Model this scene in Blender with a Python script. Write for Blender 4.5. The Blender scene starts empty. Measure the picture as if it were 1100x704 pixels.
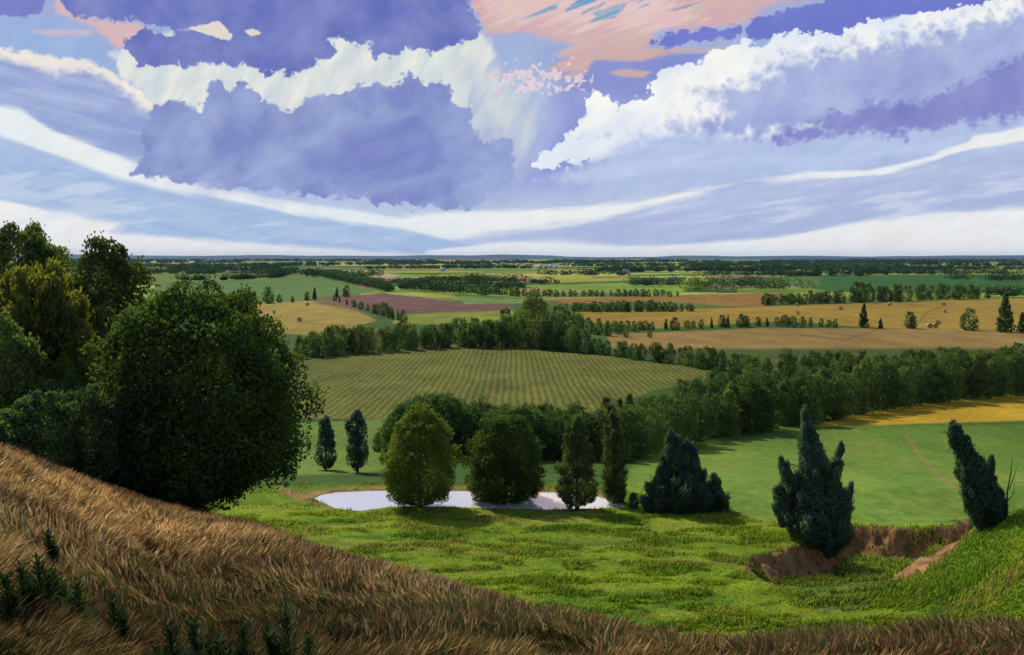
import bpy, math, random
import numpy as np
R = math.radians
SC = bpy.context.scene
COL = SC.collection
HAZE = 1.15e-5; HOR = 277.0; CAMZ = 40.0; F = 1000.0

def lin(*c):
    return tuple(((v/255)/12.92 if v/255 <= .04045 else ((v/255+.055)/1.055)**2.4) for v in c)

# ------------------------------------------------------------------ helpers
def tag(o, label=None, cat=None, group=None, kind=None):
    if label: o['label'] = label
    if cat: o['category'] = cat
    if group: o['group'] = group
    if kind: o['kind'] = kind
    return o

def empty(name, loc, rz=0):
    o = bpy.data.objects.new(name, None); o.empty_display_size = .5
    o.location = loc; o.rotation_euler = (0, 0, rz); COL.objects.link(o); return o

def mesh_np(name, V, polys, mats, mat_idx=None, attrs=None, smooth=False):
    """V (n,3); polys list of int arrays (m,k); attrs {name:(type, array)} on points"""
    me = bpy.data.meshes.new(name)
    V = np.asarray(V, dtype=np.float32)
    me.vertices.add(len(V)); me.vertices.foreach_set('co', V.ravel())
    loops = np.concatenate([p.ravel() for p in polys]).astype(np.int32)
    tot = np.concatenate([np.full(len(p), p.shape[1], dtype=np.int32) for p in polys])
    st = np.concatenate([[0], np.cumsum(tot)[:-1]]).astype(np.int32)
    me.loops.add(len(loops)); me.loops.foreach_set('vertex_index', loops)
    me.polygons.add(len(tot)); me.polygons.foreach_set('loop_start', st)
    try: me.polygons.foreach_set('loop_total', tot)
    except Exception: pass
    for m in mats: me.materials.append(m)
    if mat_idx is not None: me.polygons.foreach_set('material_index', np.asarray(mat_idx, dtype=np.int32))
    if smooth: me.polygons.foreach_set('use_smooth', np.ones(len(tot), dtype=bool))
    for k, (t, a) in (attrs or {}).items():
        at = me.attributes.new(k, t, 'POINT')
        a = np.asarray(a, dtype=np.float32)
        if t == 'FLOAT': at.data.foreach_set('value', a.ravel())
        elif t == 'FLOAT_COLOR': at.data.foreach_set('color', a.ravel())
        else: at.data.foreach_set('vector', a.ravel())
    me.update(calc_edges=True)
    return me

def obj(name, me, parent=None, loc=None):
    o = bpy.data.objects.new(name, me); COL.objects.link(o)
    if parent: o.parent = parent
    if loc is not None: o.location = loc
    return o

def unit(v): return v/np.maximum(np.linalg.norm(v, axis=-1, keepdims=True), 1e-9)

def hash2(ix, iy, s=0):
    h = (ix.astype(np.int64)*374761393 + iy.astype(np.int64)*668265263 + s*1442695041) & 0xffffffff
    h = ((h ^ (h >> 13))*1274126177) & 0xffffffff
    return ((h ^ (h >> 16)) & 0xffffff)/float(0xffffff)

def vnoise(x, y, s=0):
    x = np.asarray(x, float); y = np.asarray(y, float)
    ix = np.floor(x); iy = np.floor(y); fx = x-ix; fy = y-iy
    fx = fx*fx*(3-2*fx); fy = fy*fy*(3-2*fy)
    a = hash2(ix, iy, s); b = hash2(ix+1, iy, s); c = hash2(ix, iy+1, s); d = hash2(ix+1, iy+1, s)
    return (a*(1-fx)+b*fx)*(1-fy)+(c*(1-fx)+d*fx)*fy

def fbm(x, y, s=0, o=4):
    v = 0; a = .5; t = 0
    for k in range(o):
        v = v+a*vnoise(x*2**k, y*2**k, s+k*17); t += a; a *= .5
    return v/t

def sstep(a, b, x):
    t = np.clip((x-a)/(b-a), 0, 1); return t*t*(3-2*t)

def sdf(P, x, y):
    """signed distance (negative inside) of points to polygon P"""
    P = np.asarray(P, float); n = len(P)
    d2 = np.full(x.shape, 1e18); ins = np.zeros(x.shape, bool)
    for i in range(n):
        ax, ay = P[i]; bx, by = P[(i+1) % n]
        ex, ey = bx-ax, by-ay
        wx, wy = x-ax, y-ay
        t = np.clip((wx*ex+wy*ey)/(ex*ex+ey*ey+1e-12), 0, 1)
        dx, dy = wx-ex*t, wy-ey*t
        d2 = np.minimum(d2, dx*dx+dy*dy)
        if ay != by:
            c = ((ay > y) != (by > y)) & (x < (bx-ax)*(y-ay)/(by-ay)+ax)
            ins ^= c
    d = np.sqrt(d2)
    return np.where(ins, -d, d)

def dline(P, x, y):
    d2 = np.full(x.shape, 1e18)
    for (ax, ay), (bx, by) in zip(P[:-1], P[1:]):
        ex, ey = bx-ax, by-ay
        t = np.clip(((x-ax)*ex+(y-ay)*ey)/(ex*ex+ey*ey+1e-12), 0, 1)
        d2 = np.minimum(d2, (x-ax-ex*t)**2+(y-ay-ey*t)**2)
    return np.sqrt(d2)

# ------------------------------------------------------------------ terrain shape
BY = np.array([1, 10, 30, 50, 70, 85, 96, 106, 112, 120, 137, 170, 228, 300, 380, 500, 1e6])
BD = np.array([13, 14.5, 18, 21, 23.6, 25.2, 26.05, 26.15, 26.9, 28.3, 31, 34.8, 38, 39.5, 40, 40, 40])
_lY = np.linspace(math.log(1), math.log(1e6), 6000)
_D = np.interp(np.exp(_lY), BY, BD)
_k = np.hanning(25); _k /= _k.sum()
_D = np.convolve(np.pad(_D, 12, mode='edge'), _k, mode='valid')
def Dbase(Y): return np.interp(np.log(np.maximum(Y, 1.001)), _lY, _D)

CX = np.array([-250, 0, 40, 80, 120, 160, 212, 260, 300, 340, 400, 450, 500, 560, 620, 680, 740, 800, 860, 900, 1000, 1100, 1350.])
CY = np.array([430, 482, 499, 512, 527, 541, 553, 562, 575, 592, 607, 622, 637, 654, 668, 681, 690, 692, 690, 688, 685, 680, 672.])
CU = (CX-550)/F; CR = (CY-HOR)/F
def crest(u):
    c = np.interp(u, CU, CR)
    yc = np.interp(u, [-.8, -.55, -.34, -.22, -.05, .19, .6], [40, 42, 58, 42, 30, 20, 18])
    return c+.26/yc, yc
def Dhill(X, Y):
    Yp = np.maximum(Y, 2.5); u = X/Yp
    u = np.clip(u, -1.0, 1.0)
    c, yc = crest(u)
    L = np.log(Yp/yc)
    kn = np.interp(u, [-.55, .2], [.055, .04]); kf = np.interp(u, [-.5, -.3, -.1], [.25, .32, .6])
    return Yp*(c+np.where(L < 0, kn, kf)*L*L)

POND = [(337, 536), (345, 532), (362, 529), (400, 527.5), (450, 527.5), (500, 528), (560, 529), (610, 529.5), (640, 533), (668, 541), (672, 545),
        (640, 546.5), (590, 547.5), (540, 547), (490, 545), (440, 544), (410, 546), (385, 549.5), (360, 546)]
POND_D = 26.4
PW = [((px-550)/F*(POND_D/((py-HOR)/F)), POND_D/((py-HOR)/F)) for px, py in POND]
_Ys = np.exp(np.linspace(math.log(40), math.log(3000), 4000)); _Rs = Dbase(_Ys)/_Ys
def baseY(py): return np.interp(-(np.asarray(py, float)-HOR)/F, -_Rs, _Ys)
GUL_PX = [(795, 603), (830, 591), (868, 580), (893, 568), (905, 563), (960, 568), (1015, 567), (1052, 553), (1062, 570), (1035, 600), (990, 640), (935, 668), (870, 668), (838, 640), (800, 622)]
GW = []
for px, py in GUL_PX:
    y_ = float(baseY(py)); GW.append(((px-550)/F*y_, y_))

def terrain(X, Y, parts=False):
    X = np.asarray(X, float); Y = np.asarray(Y, float)
    D = Dbase(Y)
    roll = (fbm(X/23, Y/23, 3)-.5)*1.0*sstep(48, 60, Y)*(1-sstep(84, 95, Y))
    D = D+roll
    # mound on the right
    M = 7.4*(1/(1+np.exp(-(X-30.3-.12*(Y-60))/2.9)))*sstep(20, 44, Y)*(1-sstep(60, 78, Y))
    D = D-M
    # pond basin
    near = (Y > 85) & (Y < 125) & (X > -45) & (X < 35)
    if near.any():
        sd = sdf(PW, X[near], Y[near])
        bank = POND_D+np.clip(-sd*.5, -.10, 1.0)
        w = np.exp(-(np.maximum(sd, 0)/4)**2)
        Dn = D[near]
        D = D.copy(); D[near] = Dn*(1-w)+bank*w
    gsd = np.full(X.shape, 99.)
    near = (Y > 45) & (Y < 100) & (X > 10) & (X < 60)
    if near.any():
        gn = sdf(GW, X[near], Y[near])+(fbm(X[near]/1.3, Y[near]/1.3, 9)-.5)*1.6
        gsd[near] = gn
        dep = 2.5*sstep(0, 2.4, -gn)*sstep(57, 82, Y[near])
        D[near] += dep
    D = D+(fbm(X/2.2, Y/2.2, 21)-.5)*.35*sstep(45, 52, Y)*(1-sstep(90, 95, Y))
    Hl = Dhill(X, Y)+(fbm(X/3, Y/3, 5)-.5)*.45*sstep(5, 12, Y)
    k = .5
    d = D-k*np.log(np.exp(np.clip(D-Hl, -40, 40)/k)+1)   # soft minimum
    z = CAMZ-d
    if parts: return z, D-Hl, gsd
    return z

def tz(x, y): return float(terrain(np.array([x]), np.array([y]))[0])
_RY = np.exp(np.linspace(math.log(4), math.log(30000), 9000))
def hit(px, py):
    """first terrain point seen at photo pixel"""
    u = (px-550)/F; r = (py-HOR)/F
    d = CAMZ-terrain(u*_RY, _RY)
    ok = np.nonzero(d/_RY <= r)[0]
    Y = _RY[ok[0]] if len(ok) else CAMZ/max(r, 1e-4)
    return u*Y, Y, tz(u*Y, Y)
def at(px, Y):
    x = (px-550)/F*Y; return x, Y, tz(x, Y)
def ztop(py, Y): return CAMZ-(py-HOR)/F*Y

# ------------------------------------------------------------------ materials
def newmat(name):
    m = bpy.data.materials.new(name); m.use_nodes = True
    nt = m.node_tree; nt.nodes.clear(); return m, nt
def N(nt, t, **kw):
    n = nt.nodes.new(t)
    for k, v in kw.items():
        if k == 'inp':
            for a, b in v.items(): n.inputs[a].default_value = b
        else: setattr(n, k, v)
    return n
def math_(nt, op, a, b=None, c=None):
    n = N(nt, 'ShaderNodeMath', operation=op)
    for i, v in enumerate((a, b, c)):
        if v is None: continue
        if isinstance(v, (int, float)): n.inputs[i].default_value = v
        else: nt.links.new(v, n.inputs[i])
    return n.outputs[0]
def mixc(nt, f, a, b, mode='MIX'):
    n = N(nt, 'ShaderNodeMix', data_type='RGBA', blend_type=mode)
    for s, v in ((n.inputs[0], f), (n.inputs[6], a), (n.inputs[7], b)):
        if isinstance(v, (int, float)): s.default_value = v
        elif isinstance(v, tuple): s.default_value = (*v[:3], 1)
        else: nt.links.new(v, s)
    return n.outputs[2]
def attr(nt, name, out='Fac'):
    return N(nt, 'ShaderNodeAttribute', attribute_name=name).outputs[out]
def maprange(nt, v, a, b, c=0., d=1., interp='SMOOTHSTEP'):
    n = N(nt, 'ShaderNodeMapRange', interpolation_type=interp)
    nt.links.new(v, n.inputs[0])
    for i, x in zip((1, 2, 3, 4), (a, b, c, d)): n.inputs[i].default_value = x
    return n.outputs[0]
def noise(nt, vec, scale, detail=4, rough=.55, dist=0., sc=None, rot=None, off=None):
    if sc or rot or off:
        mp = N(nt, 'ShaderNodeMapping')
        nt.links.new(vec, mp.inputs[0])
        if rot: mp.inputs['Rotation'].default_value = rot
        if off: mp.inputs['Location'].default_value = off
        vec = mp.outputs[0]
        if sc:
            mq = N(nt, 'ShaderNodeMapping'); nt.links.new(vec, mq.inputs[0]); mq.inputs['Scale'].default_value = sc; vec = mq.outputs[0]
    n = N(nt, 'ShaderNodeTexNoise'); nt.links.new(vec, n.inputs['Vector'])
    n.inputs['Scale'].default_value = scale; n.inputs['Detail'].default_value = detail
    n.inputs['Roughness'].default_value = rough; n.inputs['Distortion'].default_value = dist
    return n.outputs[0]

def leaf_mat(name, dark, lite, transl=.35, gloss=.012):
    """per-leaf tint t (0..1) plus per-clump tint"""
    m, nt = newmat(name)
    t = attr(nt, 'tint')
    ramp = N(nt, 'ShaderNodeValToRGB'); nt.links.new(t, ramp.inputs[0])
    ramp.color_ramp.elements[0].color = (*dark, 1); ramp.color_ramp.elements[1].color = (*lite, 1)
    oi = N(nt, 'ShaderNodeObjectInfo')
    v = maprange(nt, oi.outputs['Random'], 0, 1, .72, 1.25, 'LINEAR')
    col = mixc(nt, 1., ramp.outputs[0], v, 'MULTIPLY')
    d = N(nt, 'ShaderNodeBsdfDiffuse'); tr = N(nt, 'ShaderNodeBsdfTranslucent')
    nt.links.new(col, d.inputs[0])
    tc = mixc(nt, 1., col, (1.5, 1.5, .55), 'MULTIPLY'); nt.links.new(tc, tr.inputs[0])
    mx = N(nt, 'ShaderNodeMixShader'); mx.inputs[0].default_value = transl
    nt.links.new(d.outputs[0], mx.inputs[1]); nt.links.new(tr.outputs[0], mx.inputs[2])
    gl = N(nt, 'ShaderNodeBsdfGlossy'); gl.inputs['Roughness'].default_value = .45
    gl.inputs[0].default_value = (.8, .9, .8, 1)
    m2 = N(nt, 'ShaderNodeMixShader'); m2.inputs[0].default_value = gloss
    nt.links.new(mx.outputs[0], m2.inputs[1]); nt.links.new(gl.outputs[0], m2.inputs[2])
    out = N(nt, 'ShaderNodeOutputMaterial'); nt.links.new(m2.outputs[0], out.inputs[0])
    return m

def plain_mat(name, col, rough=.9, var=.25, scale=3.):
    m, nt = newmat(name)
    tc = N(nt, 'ShaderNodeTexCoord')
    n = noise(nt, tc.outputs['Object'], scale, 5)
    v = maprange(nt, n, .3, .7, 1-var, 1+var, 'LINEAR')
    c = mixc(nt, 1., tuple(col), v, 'MULTIPLY')
    b = N(nt, 'ShaderNodeBsdfPrincipled'); nt.links.new(c, b.inputs['Base Color']); b.inputs['Roughness'].default_value = rough
    b.inputs['Specular IOR Level'].default_value = .2
    out = N(nt, 'ShaderNodeOutputMaterial'); nt.links.new(b.outputs[0], out.inputs[0]); return m

BARK = plain_mat('bark', (.055, .042, .03), .95, .4, 4)
LEAF = {
 'big': leaf_mat('leaf_big', (.018, .050, .018), (.090, .140, .028), .45),
 'deep': leaf_mat('leaf_deep', (.040, .095, .032), (.16, .21, .060), .48),
 'olive': leaf_mat('leaf_olive', (.075, .110, .022), (.20, .21, .045), .5),
 'pond': leaf_mat('leaf_pond', (.036, .080, .022), (.15, .19, .038), .48),
 'sage': leaf_mat('leaf_sage', (.036, .080, .036), (.14, .175, .075), .45),
 'juniper': leaf_mat('leaf_juniper', (.018, .056, .042), (.110, .180, .130), .38),
 'bush': leaf_mat('leaf_bush', (.038, .088, .040), (.105, .160, .065), .45),
 'line': leaf_mat('leaf_line', (.026, .074, .026), (.10, .165, .045), .42),
 'linepale': leaf_mat('leaf_line_pale', (.050, .11, .045), (.17, .21, .065), .44),
 'far': leaf_mat('leaf_far', (.016, .048, .022), (.055, .100, .036), .3),
}

# ------------------------------------------------------------------ foliage arrays
def leaves(P, Nn, A, L, W, rng, tint):
    n = len(P)
    Nn = unit(Nn); A = unit(A-Nn*(A*Nn).sum(1, keepdims=True)*.7)
    B = unit(np.cross(Nn, A))
    L = (L*rng.uniform(.65, 1.35, (n, 1))); W = (W*rng.uniform(.65, 1.3, (n, 1)))
    V = np.stack([P-A*L*.5, P+B*W*.5+A*L*.08+Nn*W*.2, P+A*L*.5-Nn*L*.08, P-B*W*.5+A*L*.08+Nn*W*.2], 1).reshape(-1, 3)
    Fq = np.arange(n*4).reshape(n, 4)
    return V, Fq, np.repeat(tint, 4)

PROF = {
 'round': lambda t: np.power(np.clip(1-np.abs(2*np.power(t, .88)-1)**2.3, 0, 1), .55),
 'egg': lambda t: np.power(np.clip(1-np.abs(2*np.power(t, .72)-1)**2.2, 0, 1), .6),
 'tear': lambda t: np.minimum(np.sin(np.pi*np.clip(t, 0, 1)**.62)**.75, 1.02*(1-t)**.55+.02)+.03,
 'cone': lambda t: (1-t)**.85*np.clip(t/.12+.35, 0, 1)+.03,
 'column': lambda t: np.clip(t/.15+.45, 0, 1)*np.clip((1-t)/.35+.12, 0, 1),
}
def crown(rng, z0, z1, Rm, prof, nclump, nleaf, L, W, crad=.26, sweep=.3, up=.25, hollow=.35, cx=0., cy=0., lean=(0, 0), tintvar=.35, flat=1.0, fill=.42, dome=1.0):
    t = rng.uniform(.02, .98, nclump); 
    pr = PROF[prof](t)
    keep = rng.uniform(0, 1, nclump) < pr+.35
    t = t[keep]; pr = pr[keep]; n = len(t)
    ang = rng.uniform(0, 2*math.pi, n)
    rr = pr*Rm*np.sqrt(rng.uniform(hollow**2, 1, n))*(1-crad*.62)*rng.uniform(.88, 1.12, n)
    C = np.stack([cx+rr*np.cos(ang)+lean[0]*t**1.6, cy+rr*np.sin(ang)*flat+lean[1]*t**1.6, z0+(z1-z0)*t], 1)
    rad = Rm*crad*rng.uniform(.6, 1.25, n)*(.5+.5*pr)
    ct = rng.uniform(0, 1, n)
    w = rad**2; w /= w.sum()
    k = rng.choice(n, nleaf, p=w)
    d = unit(rng.normal(size=(nleaf, 3))+np.array([0, 0, up]))
    out = C[k]-np.array([cx, cy, z0+(z1-z0)*.45]); out = unit(out)
    d = unit(d+out*.45)
    rad_ = rad[k][:, None]*np.power(rng.uniform(.15, 1, (nleaf, 1)), .45)*np.array([1, 1, .85+.5*sweep])
    axv = unit(out*np.array([1, 1, .4])+np.array([0, 0, 1.])*(.5+sweep)); st = max(0, sweep-.25)*1.5
    dd = d*(1-.3*min(st, 1)); P = C[k]+(dd+axv*(d*axv).sum(1, keepdims=True)*st)*rad_
    P[:, 2] = np.maximum(P[:, 2], z0-.02*(z1-z0))
    nf = int(nleaf*fill)
    tf = rng.uniform(.01, .97, nf); af = rng.uniform(0, 2*math.pi, nf); wv = .66+.26*vnoise(af*1.9+tf*3, tf*7+cx, 5)+.12*vnoise(af*5, tf*16, 6)
    rf = dome*PROF[prof](tf)*Rm*np.sqrt(rng.uniform(.25, 1, nf))*wv
    P[:nf] = np.stack([cx+rf*np.cos(af)+lean[0]*tf**1.6, cy+rf*np.sin(af)*flat+lean[1]*tf**1.6, z0+(z1-z0)*tf], 1)
    od = np.stack([np.cos(af), np.sin(af), (tf-.4)*1.2], 1); d[:nf] = unit(od+rng.normal(size=(nf, 3))*.4); out[:nf] = unit(od)
    Nn = unit(d+rng.normal(size=(nleaf, 3))*.55)
    A = unit(rng.normal(size=(nleaf, 3))*.7+out*.6+np.array([0, 0, 1.])*sweep*2)
    ns = int(nleaf*(.10 if sweep > .5 else .03)); js = rng.integers(nf, nleaf, ns); P[js] = P[js]+axv[js]*rad[k[js]][:, None]*rng.uniform(.15, .55, (ns, 1)); A[js] = axv[js]
    tint = np.clip(.12+ct[k]*tintvar+rng.uniform(0, .55, nleaf)**1.4+.12*d[:, 2]+.3*np.clip((np.linalg.norm(P-C[k], axis=1)/rad[k]-.85)*4, 0, 1), 0, 1)  # outer and upward leaves tinted paler, sunlit tips put into leaf colour
    return leaves(P, Nn, A, L, W, rng, tint), C, rad

def join(parts):
    Vs, Fs, Ts = [], [], []; o = 0
    for V, Fq, T in parts:
        Vs.append(V); Fs.append(Fq+o); Ts.append(T); o += len(V)
    return np.concatenate(Vs), np.concatenate(Fs), np.concatenate(Ts)

def tube(pts, rads, sides=7):
    pts = np.asarray(pts, float); n = len(pts)
    V = []
    for i in range(n):
        d = pts[min(i+1, n-1)]-pts[max(i-1, 0)]; d = d/(np.linalg.norm(d)+1e-9)
        a = np.cross(d, [0.3, 1, .1]); a /= np.linalg.norm(a)+1e-9; b = np.cross(d, a)
        for k in range(sides):
            th = 2*math.pi*k/sides
            V.append(pts[i]+(a*math.cos(th)+b*math.sin(th))*rads[i])
    Fq = []
    for i in range(n-1):
        for k in range(sides):
            k2 = (k+1) % sides
            Fq.append((i*sides+k, i*sides+k2, (i+1)*sides+k2, (i+1)*sides+k))
    return np.array(V), np.array(Fq)

def trunk_arrays(rng, H, z1, r0, C, nl=8, lean=(0, 0), stems=None, low=False):
    parts = []
    def add(pts, rads, s=7):
        V, Fq = tube(pts, rads, s); parts.append((V, Fq, np.zeros(len(V))))
    top = z1*.85
    stems = stems or [(0, 0, 1.)]
    for (sx, sy, k) in stems:
        pts = []; rads = []
        for i in range(8):
            t = i/7
            pts.append((sx*t*1.0+lean[0]*t**1.6+rng.normal()*.06*t*H*.12, sy*t+lean[1]*t**1.6+rng.normal()*.06*t*H*.12, -.4+(top*k+.4)*t))
            rads.append(r0*(1-.85*t)*(1.35 if i == 0 else 1))
        add(pts, rads, 9)
    if len(C):
        idx = rng.choice(len(C), min(nl, len(C)), replace=False)
        for i in idx:
            c = C[i]; zs = max(.12*H, min(c[2]*rng.uniform(.35, .7), top*.8)); ts = zs/top
            s = np.array([lean[0]*ts**1.6, lean[1]*ts**1.6, zs]); m = s*.5+c*.5+rng.normal(size=3)*.04*H+np.array([0, 0, -.03*H])
            add([s, s*.7+m*.3, m, c], [r0*.42*(1-ts*.6), r0*.32*(1-ts*.6), r0*.2, r0*.06], 6)
    return join(parts)

def tree(name, label, base, H, Rm, prof='round', z0f=.12, mat='pond', nclump=60, nleaf=12000, L=.3, W=.18, seed=1, r0=None, group=None,
         cat='tree', crad=.26, sweep=.3, up=.25, hollow=.35, lean=(0, 0), extra=None, limbs=10, stems=None, tintvar=.35, flat=1.0, fill=.42, dome=1.0):
    rng = np.random.default_rng(seed)
    root = empty(name, base); tag(root, label, cat, group)
    arr, C, rad = crown(rng, H*z0f, H*.97, Rm, prof, nclump, nleaf, L, W, crad, sweep, up, hollow, lean=lean, tintvar=tintvar, flat=flat, fill=fill, dome=dome)
    ps = [arr]; Cs = [C]
    for e in (extra or []):
        a2, c2, _ = crown(rng, e['z0'], e['z1'], e['R'], e.get('prof', prof), e['nclump'], e['nleaf'], L, W, e.get('crad', crad), sweep, up, hollow,
                          cx=e.get('cx', 0), cy=e.get('cy', 0), lean=e.get('lean', (0, 0)), tintvar=tintvar, fill=fill)
        ps.append(a2); Cs.append(c2)
    V, Fq, T = join(ps)
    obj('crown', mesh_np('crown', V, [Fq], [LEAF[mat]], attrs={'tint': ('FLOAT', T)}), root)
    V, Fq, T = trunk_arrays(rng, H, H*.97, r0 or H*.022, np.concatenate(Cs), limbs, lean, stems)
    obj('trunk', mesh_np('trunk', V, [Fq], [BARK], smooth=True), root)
    return root

#GROUND
# ------------------------------------------------------------------ ground
def px_fields():
    c = lambda *a: np.array(lin(*a))
    S = []   # (poly, colour, edge softness px, wobble px)
    S += [([(157, 290), (344, 287), (360, 296), (206, 303), (150, 306)], c(104, 124, 42), .7, 1)]
    S += [([(170, 303), (215, 303), (310, 299), (348, 297), (392, 306), (402, 314), (358, 320), (270, 327), (150, 332)], c(92, 124, 56), .7, 1)]
    S += [([(200, 336), (262, 326), (330, 323), (362, 323), (405, 344), (350, 362), (290, 356), (200, 360)], c(160, 138, 62), .8, 2)]
    S += [([(330, 322), (362, 322), (392, 336), (340, 326)], c(110, 96, 56), 3, 2)]
    S += [([(370, 296), (410, 293), (442, 298), (407, 301)], c(176, 158, 108), .5, 1)]
    S += [([(381, 300), (425, 299), (418, 308), (388, 310)], c(150, 110, 86), .6, 1)]
    S += [([(340, 320), (411, 315), (450, 319), (497, 326), (553, 327), (549, 334), (433, 337), (380, 332)], c(118, 84, 74), .6, 1)]
    S += [([(430, 338), (545, 333.5), (580, 334), (560, 342), (485, 349), (420, 348)], c(128, 138, 48), .7, 1)]
    S += [([(490, 320), (560, 320), (590, 326), (500, 326.5)], c(110, 140, 70), .6, 1)]
    S += [([(560, 306.5), (600, 306), (677, 303.5), (738, 311), (726, 318), (682, 313), (591, 313)], c(124, 150, 54), .5, 1)]
    S += [([(440, 299), (530, 297), (590, 299), (560, 303), (480, 304)], c(168, 146, 96), .5, 1)]
    S += [([(576, 300.6), (677, 298), (677, 302), (591, 304)], c(150, 158, 44), .4, .5)]
    S += [([(500, 294), (640, 293), (600, 297.4), (500, 298)], c(150, 156, 40), .4, .5)]
    S += [([(530, 300.5), (590, 300.5), (575, 303.3), (520, 303)], c(146, 116, 84), .4, .5)]
    S += [([(591, 322), (761, 316), (840, 315), (822, 329), (775, 329), (718, 323), (610, 327)], c(146, 108, 52), .6, 1)]
    S += [([(600, 335), (718, 333), (820, 329.5), (936, 325.5), (1180, 319), (1180, 356), (1045, 354), (953, 353), (840, 345), (706, 353), (640, 347)], c(158, 130, 52), .7, 1)]
    S += [([(650, 358), (690, 358), (820, 352.5), (1000, 353.5), (1180, 358), (1180, 385), (1000, 396), (860, 392), (740, 385), (660, 378)], c(152, 124, 68), .8, 1)]
    S += [([(870, 297), (1032, 294.5), (1180, 301), (1180, 318), (1050, 314), (900, 314), (840, 305)], c(58, 100, 42), .8, 1)]
    S += [([(760, 299), (880, 297), (880, 308), (760, 306)], c(84, 110, 52), .8, 1)]
    return S
ROWF = [(250, 445), (322, 388), (420, 376), (480, 372), (560, 374), (650, 383), (760, 398), (770, 404), (700, 420), (650, 440), (560, 452), (400, 450), (340, 450)]
GOLDF = [(870, 458), (960, 437), (1040, 427), (1180, 416), (1180, 449), (1100, 452), (980, 456), (900, 460)]

vy = [3.0*(50/3.0)**(i/170) for i in range(170)]
pyr = np.concatenate([np.arange(700, 400, -1.0), np.arange(400, 300, -.7), np.arange(300, 281, -.35), [280.5, 280, 279.5, 279, 278.6, 278.3, 278.0]])
vy = np.array(vy+[float(v) for v in np.concatenate([baseY(pyr[pyr > 317]), 40/((pyr[pyr <= 317]-HOR)/F)]) if v > 50.2])
vy = np.unique(np.round(vy, 3))
uu = np.concatenate([np.linspace(-1.25, -.62, 50)[:-1], np.arange(-.62, .62, .00125), np.linspace(.62, 1.25, 50)])
UU, YY = np.meshgrid(uu, vy)
XX = UU*YY
Z, DM, GS = terrain(XX, YY, True)
PX = 550+F*UU; PY = HOR+F*(CAMZ-Z)/YY
rng = np.random.default_rng(5)
g = lambda *a: np.array(lin(*a))
# far patchwork of fields in world space
lnY = np.log(YY)
row = np.floor(lnY*7.5+.35*vnoise(XX/900, lnY*2, 41)+ .8*vnoise(XX/4000, lnY*3, 44))
shear = row*.377
colw = .05+.14*hash2(row, row*0+3, 7)
cell = np.floor(UU/colw+shear+UU*0)
h = hash2(row, cell, 11)
pal = [g(70, 104, 44), g(150, 164, 48), g(120, 146, 50), g(164, 172, 60), g(96, 126, 50), g(176, 150, 92), g(146, 116, 74), g(132, 156, 52), g(172, 180, 74), g(60, 92, 44)]
COLR = np.zeros(XX.shape+(3,))
idx = np.floor(h*len(pal)).astype(int) % len(pal)
for i, p in enumerate(pal): COLR[idx == i] = p
right = sstep(.05, .3, UU)[..., None]*sstep(900, 2500, YY)[..., None]
COLR = COLR*(1-right*.4)+g(56, 88, 40)*right*.4
midg = g(70, 98, 42)
wmid = (1-sstep(700, 1100, YY))[..., None]
COLR = COLR*(1-wmid)+midg*wmid
def paint(mask, col):
    global COLR
    m = np.clip(mask, 0, 1)[..., None]; COLR = COLR*(1-m)+np.asarray(col)*m
wob = (fbm(PX/9, PY/3, 71)-.5)
for P, c_, s_, w_ in px_fields():
    A = np.array(P); bb = (PX > A[:, 0].min()-20) & (PX < A[:, 0].max()+20) & (PY > A[:, 1].min()-6) & (PY < A[:, 1].max()+6) & (YY > 300)
    m = np.zeros(XX.shape); d = sdf(P, PX[bb], PY[bb])+wob[bb]*w_
    m[bb] = 1-sstep(-s_, s_, d); paint(m, c_)
for i in range(46):
    py_ = 281.5+17*rng.uniform()**.8; x_ = rng.uniform(150, 1100); w_ = rng.uniform(50, 230); t_ = rng.uniform(.25, .75)*(1+(py_-281)/14)
    if py_ > 292 and (x_ < 420 or x_ > 700): continue
    P = [(x_, py_), (x_+w_*.7, py_-t_), (x_+w_, py_-t_*.6), (x_+w_*.8, py_+t_*.4), (x_+w_*.2, py_+t_*.7)]
    bb = (YY > 1200) & (YY < 30000); m = np.zeros(XX.shape); m[bb] = 1-sstep(-.25, .35, sdf(P, PX[bb], PY[bb]))
    paint(m*(.5 if x_ > 700 else .95), [g(176, 186, 62), g(160, 176, 56), g(186, 186, 84), g(182, 152, 100)][int(rng.uniform(0, 4))])
# valley floor and meadows
near = (YY < 420)
light = g(92, 124, 42)
m = np.where(near, 1., 0.)*sstep(418, 402, YY); paint(m*.9, g(62, 88, 34))
lf = [(560, 640), (640, 560), (690, 492), (760, 476), (850, 462), (905, 457), (1300, 452), (1300, 640)]
d = sdf(lf, PX, PY); m = (1-sstep(-6, 8, d))*(YY > 62); paint(m, g(98, 126, 46))
m = m*sstep(.35, .75, fbm(PX/120+3, PY/30, 33)); paint(m*.7, g(116, 134, 48))
lf2 = [(200, 455), (410, 447), (420, 505), (380, 509), (200, 512)]
d = sdf(lf2, PX, PY); m = (1-sstep(-2, 2, d))*(YY > 62); paint(m, g(104, 126, 50))
d = sdf([(300, 443), (420, 443), (420, 450), (300, 455)], PX, PY); paint((1-sstep(-1.5, 1.5, d))*(YY > 100), g(46, 72, 30))
d = sdf(ROWF, PX, PY)+wob*1.5; mrow = (1-sstep(-1, 1, d))*(YY > 150); paint(mrow, g(100, 106, 40))
d = sdf(GOLDF, PX, PY)+wob*2; mgold = (1-sstep(-1, 1, d))*(YY > 150); paint(mgold, g(184, 150, 44))
d = dline([(880, 462), (980, 458), (1180, 454)], PX, PY); paint((1-sstep(1, 3.5, d))*(YY > 150), g(70, 98, 38))
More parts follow.
